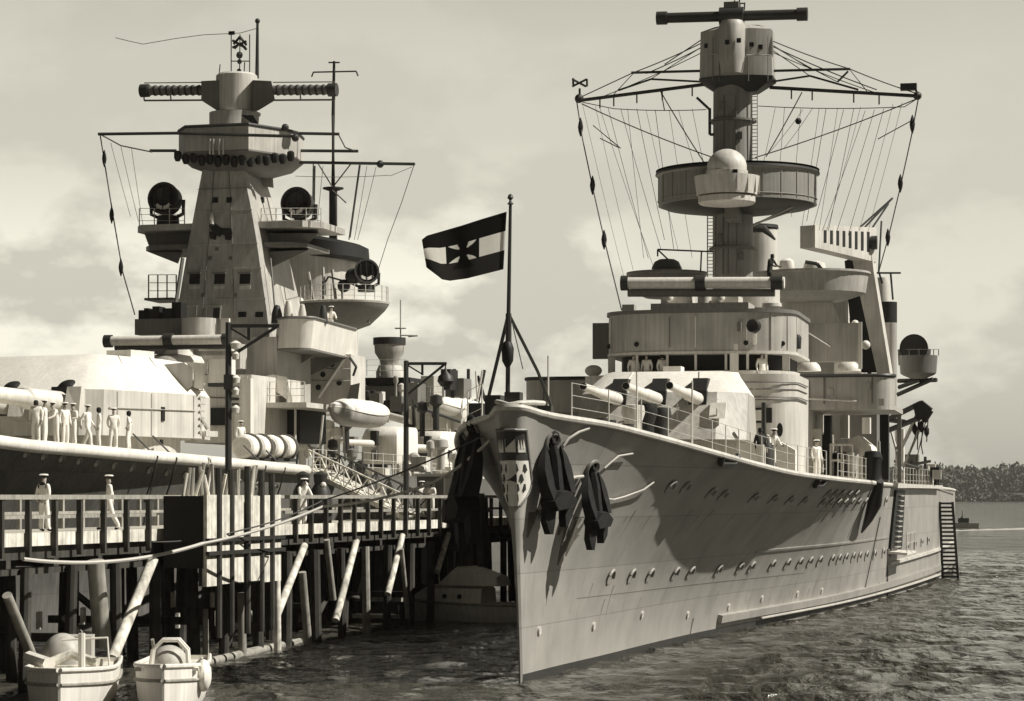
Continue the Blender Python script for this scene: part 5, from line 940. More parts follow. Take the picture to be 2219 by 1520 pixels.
# mast: cable runs, foot irons, brackets, electric boxes
for dx in (-.35, -.1, .3): MB().tube([(mxx + dx, 48.5 - math.sqrt(.97 ** 2 - dx * dx), mz(598)), (mxx + dx, 48.5 - math.sqrt(.97 ** 2 - dx * dx), zr0 - .6)], .03, 5).build('cable_run', 'dgrey', MAST)
for dx in (-.3, .25): MB().tube([(mxx + dx, 48.5 - math.sqrt(.96 ** 2 - dx * dx), zr1 - .5), (mxx + dx, 48.5 - math.sqrt(.95 ** 2 - dx * dx), mz(212))], .03, 5).build('cable_run', 'dgrey', MAST)
for py, dx in ((560, .5), (520, -.5), (300, .45), (255, .2), (235, -.4)): MB().box((mxx + dx, 48.5 - math.sqrt(.95 ** 2 - dx * dx) - .05, mz(py)), (.22, .16, .34)).build('junction_box', 'dgrey', MAST)
mb = MB()
for sx_ in (.82, 1.12): mb.tube([(mxx + sx_ + .1, 48.0, zr1), (mxx + sx_ + .1, 48.0, mz(205))], .025, 5)
for k in range(22): mb.tube([(mxx + .92, 48, zr1 + .1 + k * .17), (mxx + 1.22, 48, zr1 + .1 + k * .17)], .018, 4)
mb.build('ladder', 'grey', MAST)
for px in (1545, 1559, 1622, 1664): MB().ptube(R, [((px, 80, 47.3), (px, 176, 47.3))], .02, 4).build('seam', 'dgrey', TH)
for px0, px1, py in ((1530, 1562, 118), (1618, 1668, 120)): MB().ptube(R, [((px0, py, 47.25), (px1, py, 47.25))], .03, 4).build('hand_rail', 'grey', TH)
# more falls and signal halyards fanning from the yards
for a, b, c, d in ((1262, 225, 1352, 600), (1290, 230, 1372, 585), (1360, 236, 1395, 560), (1400, 238, 1470, 545), (1450, 238, 1500, 560), (1470, 238, 1505, 360), (1500, 236, 1525, 356), (1680, 234, 1655, 350), (1700, 234, 1690, 355), (1735, 236, 1715, 470), (1775, 236, 1738, 490), (1815, 234, 1775, 500), (1865, 232, 1790, 505), (1935, 226, 1862, 500), (1955, 222, 1880, 505)): MB().ptube(R, [((a, b, 48.6), (c, d, 51))], .011, 4).build('halyard', 'wire', CR)
for a, b, c, d in ((1524, 100, 1410, 172), (1530, 110, 1300, 212), (1668, 105, 1755, 165), (1670, 112, 1905, 204), (1672, 98, 1815, 178), (1440, 196, 1524, 180), (1372, 160, 1330, 205), (1842, 152, 1880, 200)): MB().ptube(R, [((a, b, 48.5), (c, d, 48.6))], .02, 4).build('stay', 'wire', CR)
# left tower: scuttles, plate bands, rails, pipes, ladders, awning frames
for px, py in ((455, 560), (500, 560), (440, 640), (510, 640), (470, 540)): onface('scuttle', 'dgrey', px - 4, px + 4, py - 4, py + 4, .04)
for fx_ in (.28, .62): MB().tube([L.p(tq(py)[0] + (tq(py)[1] - tq(py)[0]) * fx_, py, tq(py)[2] - .03) for py in (690, 600, 520, 440, 372)], .02, 4).build('plate_seam', 'dgrey', TW)
mb = MB(); 
for k in range(26):
    py = 690 - k * 12.5; yf = tq(max(366, py))[2]; r_ = tq(max(366, py))[1]; mb.tube([L.p(r_ - 2, py, yf + .9), L.p(r_ + 9, py, yf + .9)], .022, 4)
mb.build('ladder', 'dgrey', TW)
for px, py, yy in ((720, 790, 2), (700, 812, 2), (735, 830, 2), (690, 840, 2)): q = L.p(px, py, yy - .02); MB().lathe([(.02, -.02), (.12, -.02), (.15, .04), (.02, .05)], n=10).build('scuttle', 'black', LS, loc=q, rot=(math.radians(90), 0, 0))
for a, b, c_, d in ((645, 800, 758, 800), (645, 826, 758, 826), (645, 770, 645, 868)): MB().ptube(L, [((a, b, 1.95), (c_, d, 1.95))], .03, 4).build('hand_rail', 'grey', LS)
for px in (425, 520, 535): MB().ptube(L, [((px, 815, -13.05), (px, 955, -13.05))], .03, 5).build('pipe', 'grey', LS)
MB().ptube(L, [((405, 858, -13.1), (545, 862, -13.1))], .03, 5).build('hand_rail', 'dgrey', LS)
# rails along bridge wings and the crown of the turret
for px, py, r in ((600, 690, .3), (625, 680, .25), (655, 688, .22), (700, 690, .25)): MB().lathe([(r, 0), (r * .9, .5), (r * .5, .9), (.02, .95)], L.p(px, py + 12, -3), 12).build('binocular_stand', 'lgrey' if px % 2 else 'steel', BR)
# crowded side deck of the big ship: lockers, reels, cowls, hatches, rails, folded davits
rc = random.Random(21)
for k in range(46):
    px = rc.uniform(640, 1000); yy = rc.uniform(-4, 34); py = rc.uniform(955, 1035) if px < 760 else rc.uniform(985, 1030); q = L.p(px, py, yy); kind = k % 4; m = rc.choice(['black', 'steel', 'dgrey', 'grey', 'lgrey', 'white']); s_ = rc.uniform(.25, .6)
    if kind == 0: MB().bb(q.x - s_, q.x + s_, yy, yy + .8, q.z - .5, q.z + rc.uniform(.1, .6)).build('ready_locker', m, LS)
    elif kind == 1: MB().lathe([(s_ * .4, -.7), (s_ * .4, .3), (s_ * .8, .45), (s_ * .7, .8), (.02, .9)], q, 12).build('ventilator', m, LS)
    elif kind == 2: MB().tube([q + V((0, 0, -.8)), q + V((rc.uniform(-.3, .3), 0, rc.uniform(.3, 1.3)))], .06, 6).build('stanchion', m, LS)
    else: MB().lathe([(.02, -.3), (s_ * .8, -.3), (s_ * .8, .1), (s_ * .5, .15), (s_ * .5, .3), (.02, .3)], n=14).build('cable_reel', m, LS, loc=q, rot=(math.radians(90), 0, rc.uniform(-.5, .5)))
for k in range(26):
    px = rc.uniform(890, 1045); yy = rc.uniform(30, 52); py = rc.uniform(830, 935); q = L.p(px, py, yy); m = rc.choice(['black', 'steel', 'dgrey', 'grey', 'white']); s_ = rc.uniform(.25, .7)
    if k % 3 == 0: MB().bb(q.x - s_, q.x + s_, yy, yy + 1, q.z - .8, q.z + .5).build('ready_locker', m, LS)
    elif k % 3 == 1: MB().tube([q + V((0, 0, -1.2)), q + V((rc.uniform(-.6, .6), 0, rc.uniform(.3, 1.6)))], .07, 6).build('boat_crutch', m, LS)
    else: MB().lathe([(s_ * .4, -.9), (s_ * .4, .3), (s_ * .8, .45), (s_ * .7, .8), (.02, .9)], q, 12).build('ventilator', m, LS)
for px0, px1, py, yy in ((795, 880, 815, 42), (900, 1000, 925, 36), (905, 960, 875, 33)): railing('railing', [L.p(px0, py, yy), L.p(px1, py, yy)], 1.1, 3, .025, LS, 'grey', 1.0)
# shaded deck of the cruiser under the wings and about the davit
for k in range(34):
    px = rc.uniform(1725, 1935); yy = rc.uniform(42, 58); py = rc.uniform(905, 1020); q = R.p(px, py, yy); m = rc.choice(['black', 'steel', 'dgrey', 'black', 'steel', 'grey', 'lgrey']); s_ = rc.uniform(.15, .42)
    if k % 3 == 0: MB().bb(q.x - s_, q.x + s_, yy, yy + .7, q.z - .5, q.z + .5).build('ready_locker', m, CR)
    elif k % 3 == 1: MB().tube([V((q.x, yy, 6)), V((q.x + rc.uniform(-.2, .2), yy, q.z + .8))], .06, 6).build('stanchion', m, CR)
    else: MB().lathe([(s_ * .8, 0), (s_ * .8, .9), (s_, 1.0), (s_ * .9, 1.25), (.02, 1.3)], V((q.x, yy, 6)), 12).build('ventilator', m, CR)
for k in range(16):
    px = rc.uniform(1960, 2032); yy = rc.uniform(80, 94); q = R.p(px, rc.uniform(1015, 1052), yy); m = rc.choice(['black', 'steel', 'dgrey', 'lgrey', 'white']); s_ = rc.uniform(.2, .5); MB().bb(q.x - s_, q.x + s_, yy, yy + .7, q.z - .3, q.z + s_).build('ready_locker', m, CR)
for k in range(24):
    px = rc.uniform(775, 905); yy = rc.uniform(36, 41); py = rc.uniform(838, 905); q = L.p(px, py, yy); m = rc.choice(['black', 'steel', 'dgrey', 'grey', 'lgrey', 'white']); s_ = rc.uniform(.2, .5)
    if k % 2: MB().bb(q.x - s_, q.x + s_, yy, yy + .8, q.z - .6, q.z + .4).build('ready_locker', m, LS)
    else: MB().lathe([(s_ * .4, -.9), (s_ * .4, .3), (s_ * .8, .45), (s_ * .7, .8), (.02, .9)], q, 12).build('ventilator', m, LS)
# big turret: armour joints, rungs, hood covers, rail
for y_ in (-3.6, -1.2, 1.9): MB().bb(4.49, 4.53, y_ - .03, y_ + .03, zt0 + .05, zt1 - .05).build('armour_joint', 'grey', LT)
for k in range(8): MB().beam((4.56, 2.25, zt0 + .3 + k * .3), (4.56, 2.65, zt0 + .3 + k * .3), .05, .05).build('rung', 'grey', LT)
for y_ in (-2.4, .8): MB().tube([(4.42, y_, zt1 + .05), (3.75, y_ * .82, (zt1 + zt2) / 2), (3.1, y_ * .7, zt2 + .03)], .025, 4).build('roof_seam', 'grey', LT)
MB().tube([(4.54, -4.2, zt0 + 1.15), (4.54, 2.0, zt0 + 1.2)], .03, 5).build('jackstay', 'grey', LT)
# ================================================================ THINGS ON THE SHIPS
# ship's boat under a tilt cover on the big ship
bl = L.p(722, 922, -8)
SB = thing('ship_boat', 'white ship boat under a canvas cover, slung above the shelter deck of the big ship', 'boat', L, (bl.x, -8, bl.z), 0)
def cutter(par, ln, bm, dp, hm, cm):
    hull, cov = [], []
    for i in range(21):
        t = i / 20; q = abs(2 * t - 1); w_ = max(.03, bm / 2 * (1 - q ** 2.4) ** .62); sh_ = .22 * q * q; k0 = dp * .75 * q ** 4
        hull.append([(w_ * math.sin(a) * (abs(math.sin(a)) ** -.35 if abs(math.sin(a)) > 1e-3 else 0), ln * t, k0 + (dp - k0 + sh_) * (1 - math.cos(a)) ** 1.0) for a in [math.radians(v) for v in range(-90, 91, 15)]])
        cov.append([(w_ * 1.04 * math.cos(a), ln * t, dp + sh_ - .1 + (.1 + hm * (1 - q ** 3)) * math.sin(a) * (1 + .05 * math.sin(t * 40))) for a in [math.radians(v) for v in range(-8, 189, 14)]])
    MB().loft(hull, close=False).build('hull', cm, par); MB().loft(cov, close=False).build('cover', 'canvas', par)
cutter(SB, 8.5, 1.75, .8, .55, 'grey')
for px, py, y in ((945, 878, 33), (978, 880, 36)):
    q = L.p(px, py + 22, y); o = thing('ship_boat', 'small covered boat aft of the gun shields, %s of two' % ('left' if px < 960 else 'right'), 'boat', L, (q.x, y, q.z), 0, 'covered boats on the after deck')
    cutter(o, 6.0, 1.9, .7, .5, 'lgrey')
# canvas covered reels by the rail
for k, (px, nm) in enumerate(((532, 'nearest'), (557, 'second'), (586, 'third'), (612, 'farthest'))):
    y = -19 + k * 1.3; q = L.p(px, 1000, y)
    o = thing('hawser_reel', '%s of four fat white canvas covered reels in a row on the deck edge' % nm, 'reel', L, (q.x, y, q.z), 0, 'white canvas covered reels')
    MB().lathe([(.02, -.42), (.42, -.44), (.52, -.36), (.56, 0), (.52, .36), (.42, .44), (.02, .42)], n=24, sx=1, sy=1.0).build('drum', 'canvas', o, loc=(0, 0, .62), rot=(math.radians(90), 0, 0))
    MB().lathe([(.56, -.46), (.62, -.46), (.62, -.39), (.56, -.39)], n=24).build('flange', 'dgrey', o, loc=(0, 0, .62), rot=(math.radians(90), 0, 0)); MB().bb(-.5, .5, -.4, .4, -.02, .12).build('cradle', 'steel', o)
# ================================================================ THE PIER
PI_ = thing('pier', 'long timber pier on raking piles between the two warships', 'pier', Q)
DZ, WID, Y0, Y1 = 4.2, 6.6, -34, 70
def qy(px): return Q.onx(px, HY, 0).y                         # where a photograph column meets the front edge
mb = MB(); mb.bb(-WID, 0, Y0, Y1, DZ - .18, DZ); mb.build('deck', 'deck', PI_)
mb = MB(); mb.bb(.004, .12, Y0, Y1, DZ - .26, DZ + .10); mb.build('edge_board', 'plank', PI_)
for x, z, hh in ((-.2, 3.75, .34), (-WID + .3, 3.75, .34), (-3.3, 3.75, .34), (-.45, 3.25, .2)): mb = MB(); mb.bb(x - .16, x + .16, Y0, Y1, z - hh / 2, z + hh / 2); mb.build('beam', 'pile', PI_)
mb = MB()
for k in range(35): y = Y0 + 1.5 + k * 3; mb.bb(-WID, .0, y - .14, y + .14, 3.35, 3.578)
mb.build('cross_head', 'pile', PI_)
BOX0, BOX1 = qy(330), 0
bx0 = 76.6
# posts and rails
def pierrail(x, m, gap=None):
    y = -12.0
    while y < Y1:
        if not (gap and gap[0] < y < gap[1]): MB().bb(x - .07, x + .07, y - .07, y + .07, (DZ - .55 if x > 0 else DZ), 5.2).build('rail_post', m, PI_)
        y += 1.66
    for a, b in (((-14, gap[0]), (gap[1], Y1)) if gap else ((-14, Y1),)):
        MB().bb(x - .10, x + .10, a, b, 5.203, 5.33).build('top_rail', 'rail', PI_); MB().bb(x - .16 if x > 0 else x + .075, x - .075 if x > 0 else x + .15, a, b, 4.68, 4.78).build('mid_rail', 'rail', PI_)
fb0 = Q.onx(330, HY, 0).y; fb1 = Q.onx(610, HY, 0).y
pierrail(.21, 'pile', (fb0, fb1)); pierrail(-WID + .2, 'rail')
# piles: front row, inner rows; pale raking braces
rp = random.Random(11)
for x in (-.1, -2.3, -4.5, -6.4):
    y = -13.2 if x > -1 else -12 + x * .1
    while y < 66:
        r = rp.uniform(.15, .2); lean = rp.uniform(-.22, .22)
        MB().tube([(x + rp.uniform(-.1, .1) + .0, y + lean, -1.5), (x, y, 3.35)], [r * 1.08, r], 9).build('pile', 'pile' if rp.random() < .75 or x < -1 else 'rail', PI_); y += 3.0 if x > -1 else 4.4
def brace(a, b, r=.17, m='brace', x0=.12, x1=.12, nm='brace'):
    p, q = Q.onx(*a, x0), Q.onx(*b, x1); MB().tube([p, q], [r * .95, r * 1.05], 10).build(nm, m, PI_)
for a, b, r in (((332, 1212), (243, 1428), .17), ((660, 1182), (600, 1332), .14), ((772, 1172), (727, 1345), .14), ((872, 1160), (840, 1288), .13), ((972, 1158), (947, 1240), .12)): brace(a, b, r)
for a, b, r, m in (((207, 1215), (222, 1400), .26, 'rail'), ((600, 1250), (602, 1450), .13, 'brace'), ((522, 1285), (526, 1430), .14, 'rail'), ((655, 1240), (668, 1400), .15, 'rail'), ((708, 1170), (722, 1300), .12, 'rail'), ((870, 1190), (884, 1340), .10, 'rail'), ((445, 1320), (446, 1430), .1, 'rail'), ((15, 1290), (72, 1430), .14, 'rail')): brace(a, b, r, m, .3, .3, 'pile')
for a, b, m in (((140, 1340), (190, 1390), 'rail'), ((150, 1275), (205, 1320), 'pile'), ((720, 1280), (790, 1300), 'pile'), ((520, 1300), (552, 1345), 'rail'), ((760, 1195), (690, 1330), 'pile'), ((800, 1200), (780, 1290), 'rail'), ((900, 1260), (940, 1290), 'pile')): brace(a, b, .11, m, -2.2, -2.2)
for k, (px, py) in enumerate(((85, 1345), (180, 1335), (375, 1300), (385, 1345), (460, 1300), (470, 1340))): q = Q.onx(px, py, -2.0); MB().box(q, (.12, .5, .5), .3).build('cleat', 'brace', PI_)
for y in (6, 16, 27, 39): MB().bb(-WID + .6, -.3, y - .1, y + .1, 1.1, 1.35).build('tie_beam', 'pile', PI_)
# fender box with pale vertical planks
c0 = Q.onx(330, 1100, 0); yb0 = c0.y - .1
fx1 = 1.62; yf0 = Q.onx(445, 1100, fx1).y; yf1 = Q.onx(607, 1100, fx1).y; zf0 = Q.onx(445, 1272, fx1).z
FB = thing('fender_platform', 'timber fender box on the pier with white vertical planks and an end darkened as shade', 'fender', Q, (0, yf0, 0))
LNf = yf1 - yf0
MB().bb(.26, fx1 - .06, 0, .1, 3.1, 5.3).build('end_wall', 'black', FB); MB().bb(.26, fx1 - .1, .104, LNf, 5.1, 5.24).build('top', 'plank', FB); MB().bb(.26, fx1 - .06, LNf - .1, LNf, 2.6, 5.09).build('end_wall', 'black', FB)  # end walls are black: their shade is put into the colour
MB().bb(fx1 - .3, fx1 - .12, .2, LNf - .2, zf0, 5.09).build('frame', 'pile', FB)
fr_ = [(0, .13), (.17, .30), (.32, .48), (.57, .70), (.74, .84), (.88, 1)]
for a, b in fr_: MB().bb(fx1 - .1, fx1 + .05, LNf * a, LNf * b - .05, zf0 + rp.uniform(-.05, .05), 5.32 + rp.uniform(-.03, .03)).build('plank', 'plank', FB)
for a in (.145, .305, .52, .71, .855): MB().tube([(fx1 + .06, LNf * a, zf0 - 1.6), (fx1 + .06, LNf * a, 5.9 + rp.uniform(0, .4))], .11, 8).build('fender_pile', 'pile', FB)
for z in (3.55, 3.95): MB().bb(fx1 + .054, fx1 + .16, -.1, LNf + .1, z - .06, z + .06).build('iron_band', 'steel', FB)
for k in range(17): y = .1 + k * LNf / 17; MB().tube([(.75 + rp.uniform(-.3, .3), y, 4.3), (.75 + rp.uniform(-.3, .3), y + rp.uniform(-.1, .1), 6.05 + rp.uniform(-.15, .3))], .055, 6).build('spar', 'rail' if k % 3 else 'plank', FB)
# gallows lamp posts
def lamp_post(px, pyt, lbl, arm):
    b = Q.onz(px, HY + 1.1 * F / Q.world(0, Q.onx(px, HY, -.5).y).y, DZ); y = Q.onx(px, HY, -.5).y; x = -.5; top = Q.onx(px, pyt, x).z
    o = thing('lamp_post', lbl, 'lamp post', Q, (x, y, DZ), Q.th, 'gallows lamp posts along the pier'); h = top - DZ; d = F / Q.world(x, y).y
    MB().tube([(0, 0, 0), (0, 0, h)], [.12, .10], 8).build('post', 'steel', o); A = arm / d
    MB().beam((0, 0, h - .12), (A, 0, h - .12), .12, .12).beam((.1, 0, h - .12 - 65 / d), (A * .95, 0, h - .15), .10, .10).beam((A * .4, 0, h - .12), (A * .4, 0, h - .6), .10, .08).beam((.08, 0, h - .2), (A * .42, 0, h - .58), .06, .06).build('arm', 'steel', o)
    return o, h, d, A
o, h, d, A = lamp_post(495, 699, 'tall dark gallows post with short arm standing behind the white fender planks', 110)
for z, s_ in ((h - .75, .2), (h - 1.1, .14), (h - 1.9, .16), (h - 2.3, .12), (h - 2.9, .14)): MB().lathe([(.02, -.16), (s_ * .8, -.12), (s_, .05), (.05, .14)], (.24, 0, z), 10).build('insulator', 'white', o)
MB().box((.02, -.15, h - 2.0), (.3, .2, .5)).build('switch_box', 'steel', o)
o, h, d, A = lamp_post(880, 782, 'dark gallows post with lattice arm and hanging lamp further along the pier', 88)
mb = MB(); mb.lathe([(.02, .5), (.08, .3), (.3, .1), (.34, -.1), (.2, -.3), (.02, -.35)], (A - .05, 0, h - .75), 14); mb.tube([(A - .05, 0, h - .15), (A - .05, 0, h - .4)], .03, 5); mb.build('lamp', 'steel', o)
# gangway from the big ship
g0, g1 = L.p(690, 1022, -10), Q.onz(905, 1130, DZ)
G0 = L.world(g0.x, -10, g0.z); G1 = Q.world(g1.x, g1.y, DZ + .08)
GW = thing('gangway', 'sloping gangway with lattice side rails from the big ship down to the pier', 'gangway', W0, tuple(G0)); dv = G1 - G0; sd_ = V((dv.y, -dv.x, 0)).normalized() * .5
for s_ in (-1, 1): MB().beam(sd_ * s_, dv + sd_ * s_, .12, .22).build('stringer', 'plank' if s_ > 0 else 'pile', GW)
mb = MB(); mb.loft([[p - sd_ * .9, p + sd_ * .9, p + sd_ * .9 + V((0, 0, .05)), p - sd_ * .9 + V((0, 0, .05))] for p in (V((0, 0, .1)), dv + V((0, 0, .1)))]); mb.build('walkway', 'plank', GW)
for s_ in (-1, 1):
    mb = MB(); N = 8
    for k in range(N): a, b = dv * (k / N) + sd_ * s_, dv * ((k + 1) / N) + sd_ * s_; u = V((0, 0, 1.0)); mb.beam(a, a + u, .05, .05); mb.beam(a, b + u, .05, .05); mb.beam(a + u, b, .05, .05); mb.beam(a + u, b + u, .07, .07)
    mb.build('rail', 'plank' if s_ > 0 else 'steel', GW)
# pier furniture
for px, nm in ((668, 'left'), (708, 'right')):
    q = Q.onz(px, 1142, DZ); o = thing('ventilator_cowl', '%s of two dark bell shaped cowls standing on the pier' % nm, 'cowl', Q, (q.x - 1.6, q.y + 4, DZ), 0, 'dark cowls on the pier')
    MB().lathe([(.42, 0), (.44, .9), (.36, 1.3), (.22, 1.55), (.24, 1.62), (.26, 1.9), (.1, 2.0), (.02, 2.02)], n=16).build('body', 'steel', o); MB().ball((.16, -.14, 1.5), .12, 8).build('lamp', 'white', o)
y = Q.onx(975, HY, -2.5).y; p = Q.onx(945, 1120, -2.5), Q.onx(1003, 1030, -2.5)
HU = thing('timekeeper_hut', 'small grey hut with a white corner board on the pier', 'hut', Q, (-3.2, y, DZ), 0)
MB().bb(-.9, .4, 0, 2.2, 0, 2.0).build('wall', 'dgrey', HU); MB().bb(-1.0, .6, -.1, 2.3, 2.004, 2.14).build('roof', 'white', HU); MB().bb(.403, .47, -.02, 2.2, .02, 1.99).build('side_board', 'white', HU); MB().bb(-.5, .0, -.05, -.004, .1, 1.8).build('door', 'grey', HU)
y = Q.onx(1025, HY, .9).y; DO_ = thing('pile_cluster', 'dark bundle of mooring piles at the pier just left of the cruiser stem', 'dolphin', Q, (.75, y, 0), 0)
for dx, dy, h in ((0, 0, 5.6), (.42, .1, 5.4), (-.38, .2, 5.3), (.1, .5, 5.7), (.45, .6, 5.2), (-.3, .65, 5.5)): MB().tube([(dx * 1.5, dy * 1.2 - .2, -1), (dx, dy, h)], [.24, .2], 10).build('pile', 'pile', DO_)
MB().lathe([(.78, 4.6), (.8, 4.6), (.8, 4.75), (.78, 4.75)], (.05, .3, 0), 20).build('iron_band', 'steel', DO_)
for px, nm, hgt in ((700, 'between the two cowls', .5),): pass
# ================================================================ BOATS ON THE WATER
def launch(px, pyb, ln, bm, lbl, rz, grp=None, dp=1.15):
    q = W0.onz(px, pyb, 0); o = thing('launch', lbl, 'boat', W0, (q.x, q.y, 0), rz, grp); return o
def add_launch_parts(o, ln, bm, dp=1.2):
    mb = MB(); rows = []; n = 30
    for i in range(n + 1):
        t = i / n; w_ = bm / 2 * (.82 + .18 * math.sin(math.pi * min(1, t * 1.6) / 2)) if t < .55 else bm / 2 * max(.03, max(0, 1 - ((t - .55) / .45) ** 2.6) ** .8)
        row = [(w_ * a, ln * t, z) for a, z in ((0, -.35), (.55, -.28), (.86, -.02), (.95, .3), (1, dp * .72), (1.0, dp + .22 * t * t))]; rows.append([(-x, y, z) for x, y, z in row[:0:-1]] + row)
    mb.loft(rows, close=False, cap=True); mb.build('hull', 'white', o)
    mb = MB(); mb.sheet([[(r[0][0] * .98, r[0][1], r[0][2] - .12), (r[-1][0] * .98, r[-1][1], r[-1][2] - .12)] for r in rows]); mb.build('deck', 'plank', o)
    for sg in (0, -1): mb = MB(); mb.tube([(r[sg][0] * 1.01, r[sg][1], r[sg][2]) for r in rows], .06, 7); mb.build('gunwale', 'white', o); mb = MB(); mb.tube([(r[sg][0] * 1.02, r[sg][1], r[sg][2] - .36) for r in rows], .045, 7); mb.build('rubbing_strake', 'rail', o)
    return rows
BA = thing('launch', 'white launch with open cockpit and canvas roll, left of two in the near corner', 'boat', W0, (-11.75, 70.3, -.12), math.pi + .085, 'white launches moored by the pier')
add_launch_parts(BA, 8.5, 2.2, .95)
MB().bb(-.35, .5, 2.0, 3.2, .9, 1.7).build('engine_box', 'grey', BA); MB().tube([(-.35, 6.2, .9), (-.35, 6.2, 1.95)], .09, 8).build('post', 'white', BA); MB().tube([(.2, 5.6, 1.75), (-.95, 5.6, 1.8), (-1.0, 5.6, 1.0)], .035, 6).build('guard', 'white', BA)
MB().ball((.35, 3.7, 1.0), .55, 16, 1.1, 1.0, 1.5, 0, 90).build('canvas_hood', 'grey', BA); MB().tube([(.35, 7.4, 1.25), (.95, 6.3, 1.35)], .17, 8).build('canvas_roll', 'canvas', BA)
MB().tube([(.5, 5.2, 1.15), (.0, 5.0, 1.35), (-.5, 5.3, 1.2), (-.75, 5.6, 1.15)], .13, 8).build('rope_coil', 'plank', BA)
MB().bb(-.95, .95, 4.4, 4.7, .95, 1.03).build('thwart', 'brace', BA); MB().bb(-.9, .9, 6.6, 6.9, 1.02, 1.1).build('thwart', 'brace', BA)
BB = thing('launch', 'white launch with rounded engine hood, right of two in the near corner', 'boat', W0, (-9.15, 70.5, -.12), math.pi + .07, 'white launches moored by the pier')
add_launch_parts(BB, 8.0, 1.8, 1.0)
MB().ball((.05, 5.0, 1.0), .52, 16, 1, 1.3, 1.1, 0, 90).build('engine_hood', 'grey', BB)
for yy in (5.5, 6.1): MB().tube([(-.5, yy, 1.1), (-.47, yy, 1.5), (-.25, yy, 1.75), (.15, yy, 1.75), (.4, yy, 1.5), (.45, yy, 1.1)], .05, 7).build('hood_hoop', 'white', BB)
MB().ball((-.88, 6.0, .85), .26, 14, .8, 1.5, 1.6).build('canvas_fender', 'canvas', BB); MB().tube([(-.85, 6.0, 1.3), (-.7, 5.9, 1.15)], .03, 5).build('lanyard', 'rope', BB)
MB().bb(-.8, .8, 6.5, 6.8, 1.02, 1.1).build('thwart', 'brace', BB)
for dx, yy in ((.4, 4.2), (-.3, 4.0)): MB().tube([(dx, yy, .9), (dx + .1, yy + .5, 1.7)], .05, 6).build('boat_hook', 'rail', BB)
LB = thing('log_boom', 'long pale floating log slanting out from the right launch', 'log', W0, (0, 0, 0)); a, b = W0.onz(432, 1440, .05), W0.onz(648, 1391, .05)
MB().tube([a, a.lerp(b, .5), b], [.14, .17, .13], 12).build('log', 'rail', LB)
q = W0.onz(862, 1330, 0)
# motor pinnace between the pier and the cruiser
PN = thing('motor_pinnace', 'white motor boat with long low cabin lying between the pier and the cruiser stem', 'boat', W0, (W0.onz(1000, 1332, 0).x - .2, 108, 0), math.radians(66))
mb = MB(); rows = []
for i in range(15):
    t = i / 14; w_ = 1.05 * (min(1, .75 + t) if t < .4 else max(.03, 1 - ((t - .4) / .6) ** 2.4)); row = [(w_ * a, -3.2 + 6.4 * t, z + .28 * t * t * (z > 0)) for a, z in ((0, -.3), (.5, -.25), (.8, 0), (.92, .4), (1, .72))]; rows.append([(-x, y, z) for x, y, z in row[:0:-1]] + row)
mb.loft(rows, close=False); mb.build('hull', 'white', PN); mb = MB(); mb.sheet([[r[0], r[-1]] for r in rows]); mb.build('deck', 'plank', PN)
for sg in (0, -1): MB().tube([r[sg] for r in rows], .06, 6).build('gunwale', 'rail', PN)
mb = MB(); mb.loft([[(-.8, yy, .73), (.8, yy, .73), (.72 * k, yy + dy, .73 + hh * .8), (.3 * k, yy + dy, .73 + hh), (-.3 * k, yy + dy, .73 + hh), (-.72 * k, yy + dy, .73 + hh * .8)] for yy, dy, hh, k in ((-1.6, 0, .8, 1), (1.0, 0, .8, 1), (2.2, -.1, .1, .7))]); mb.build('cabin', 'white', PN)
mb = MB(); mb.loft([[(-.7, yy, 1.5), (.7, yy, 1.5), (.62, yy + .05, 1.5 + hh * .75), (0, yy + .05, 1.5 + hh), (-.62, yy + .05, 1.5 + hh * .75)] for yy, hh in ((-2.3, .5), (-1.2, .85), (-.2, .8), (.35, .15))]); mb.build('wheel_hood', 'white', PN)
for sg in (-1, 1):
    for yy in (-.6, .1, .8): MB().lathe([(.001, -.03), (.09, -.03), (.11, .03), (.001, .03)], n=12).build('porthole', 'black', PN, loc=(sg * .79, yy, 1.05), rot=(0, math.radians(90), 0))
MB().tube([(0, .7, 1.5), (0, .75, 2.6)], .03, 6).build('mast', 'white', PN); MB().ball((0, -1.2, 2.4), .14, 8).build('lamp', 'steel', PN)
# work raft under the pier
q = W0.onz(815, 1352, 0); RFT = thing('work_raft', 'low dark work raft with pale top beam moored under the pier braces', 'raft', W0, (q.x, q.y, 0), -.2)
MB().bb(-.95, .95, 0, 2.6, -.15, .22).build('float', 'pile', RFT); MB().bb(-1.0, 1.0, -.06, .1, .225, .4).build('edge_beam', 'rail', RFT); MB().bb(-.85, .85, .4, 2.2, .225, .9).build('box', 'black', RFT); MB().bb(-1.0, 1.0, .3, 2.3, .904, 1.12).build('top', 'rail', RFT); MB().bb(-.6, .5, .5, 1.6, 1.123, 1.3).build('crate', 'plank', RFT)
# far motor boat and its wake
q = W0.onz(2088, 1144, 0); FBt = thing('motor_boat', 'tiny dark motor boat running across the far water', 'boat', W0, tuple(q), math.radians(80))
mb = MB(); mb.loft([[(w_, y, 0) , (w_ * 1.2, y, .8), (-w_ * 1.2, y, .8), (-w_, y, 0)] for w_, y in ((.7, -2.5), (.8, 0), (.6, 1.6), (.05, 2.9))]); mb.build('hull', 'lgrey', FBt); MB().bb(-.5, .5, -.9, .9, .8, 1.6).build('cabin', 'steel', FBt); MB().tube([(0, .2, 1.6), (0, .2, 2.8)], .06, 5).build('mast', 'steel', FBt)
MB().loft([[(.1, .3, .8), (.35, .2, .8), (.3, .1, 1.9), (.1, .1, 1.9)], [(.1, .6, .8), (.35, .6, .8), (.3, .4, 1.9), (.1, .4, 1.9)]]).build('awning', 'steel', FBt)
mb = MB(); rw = []
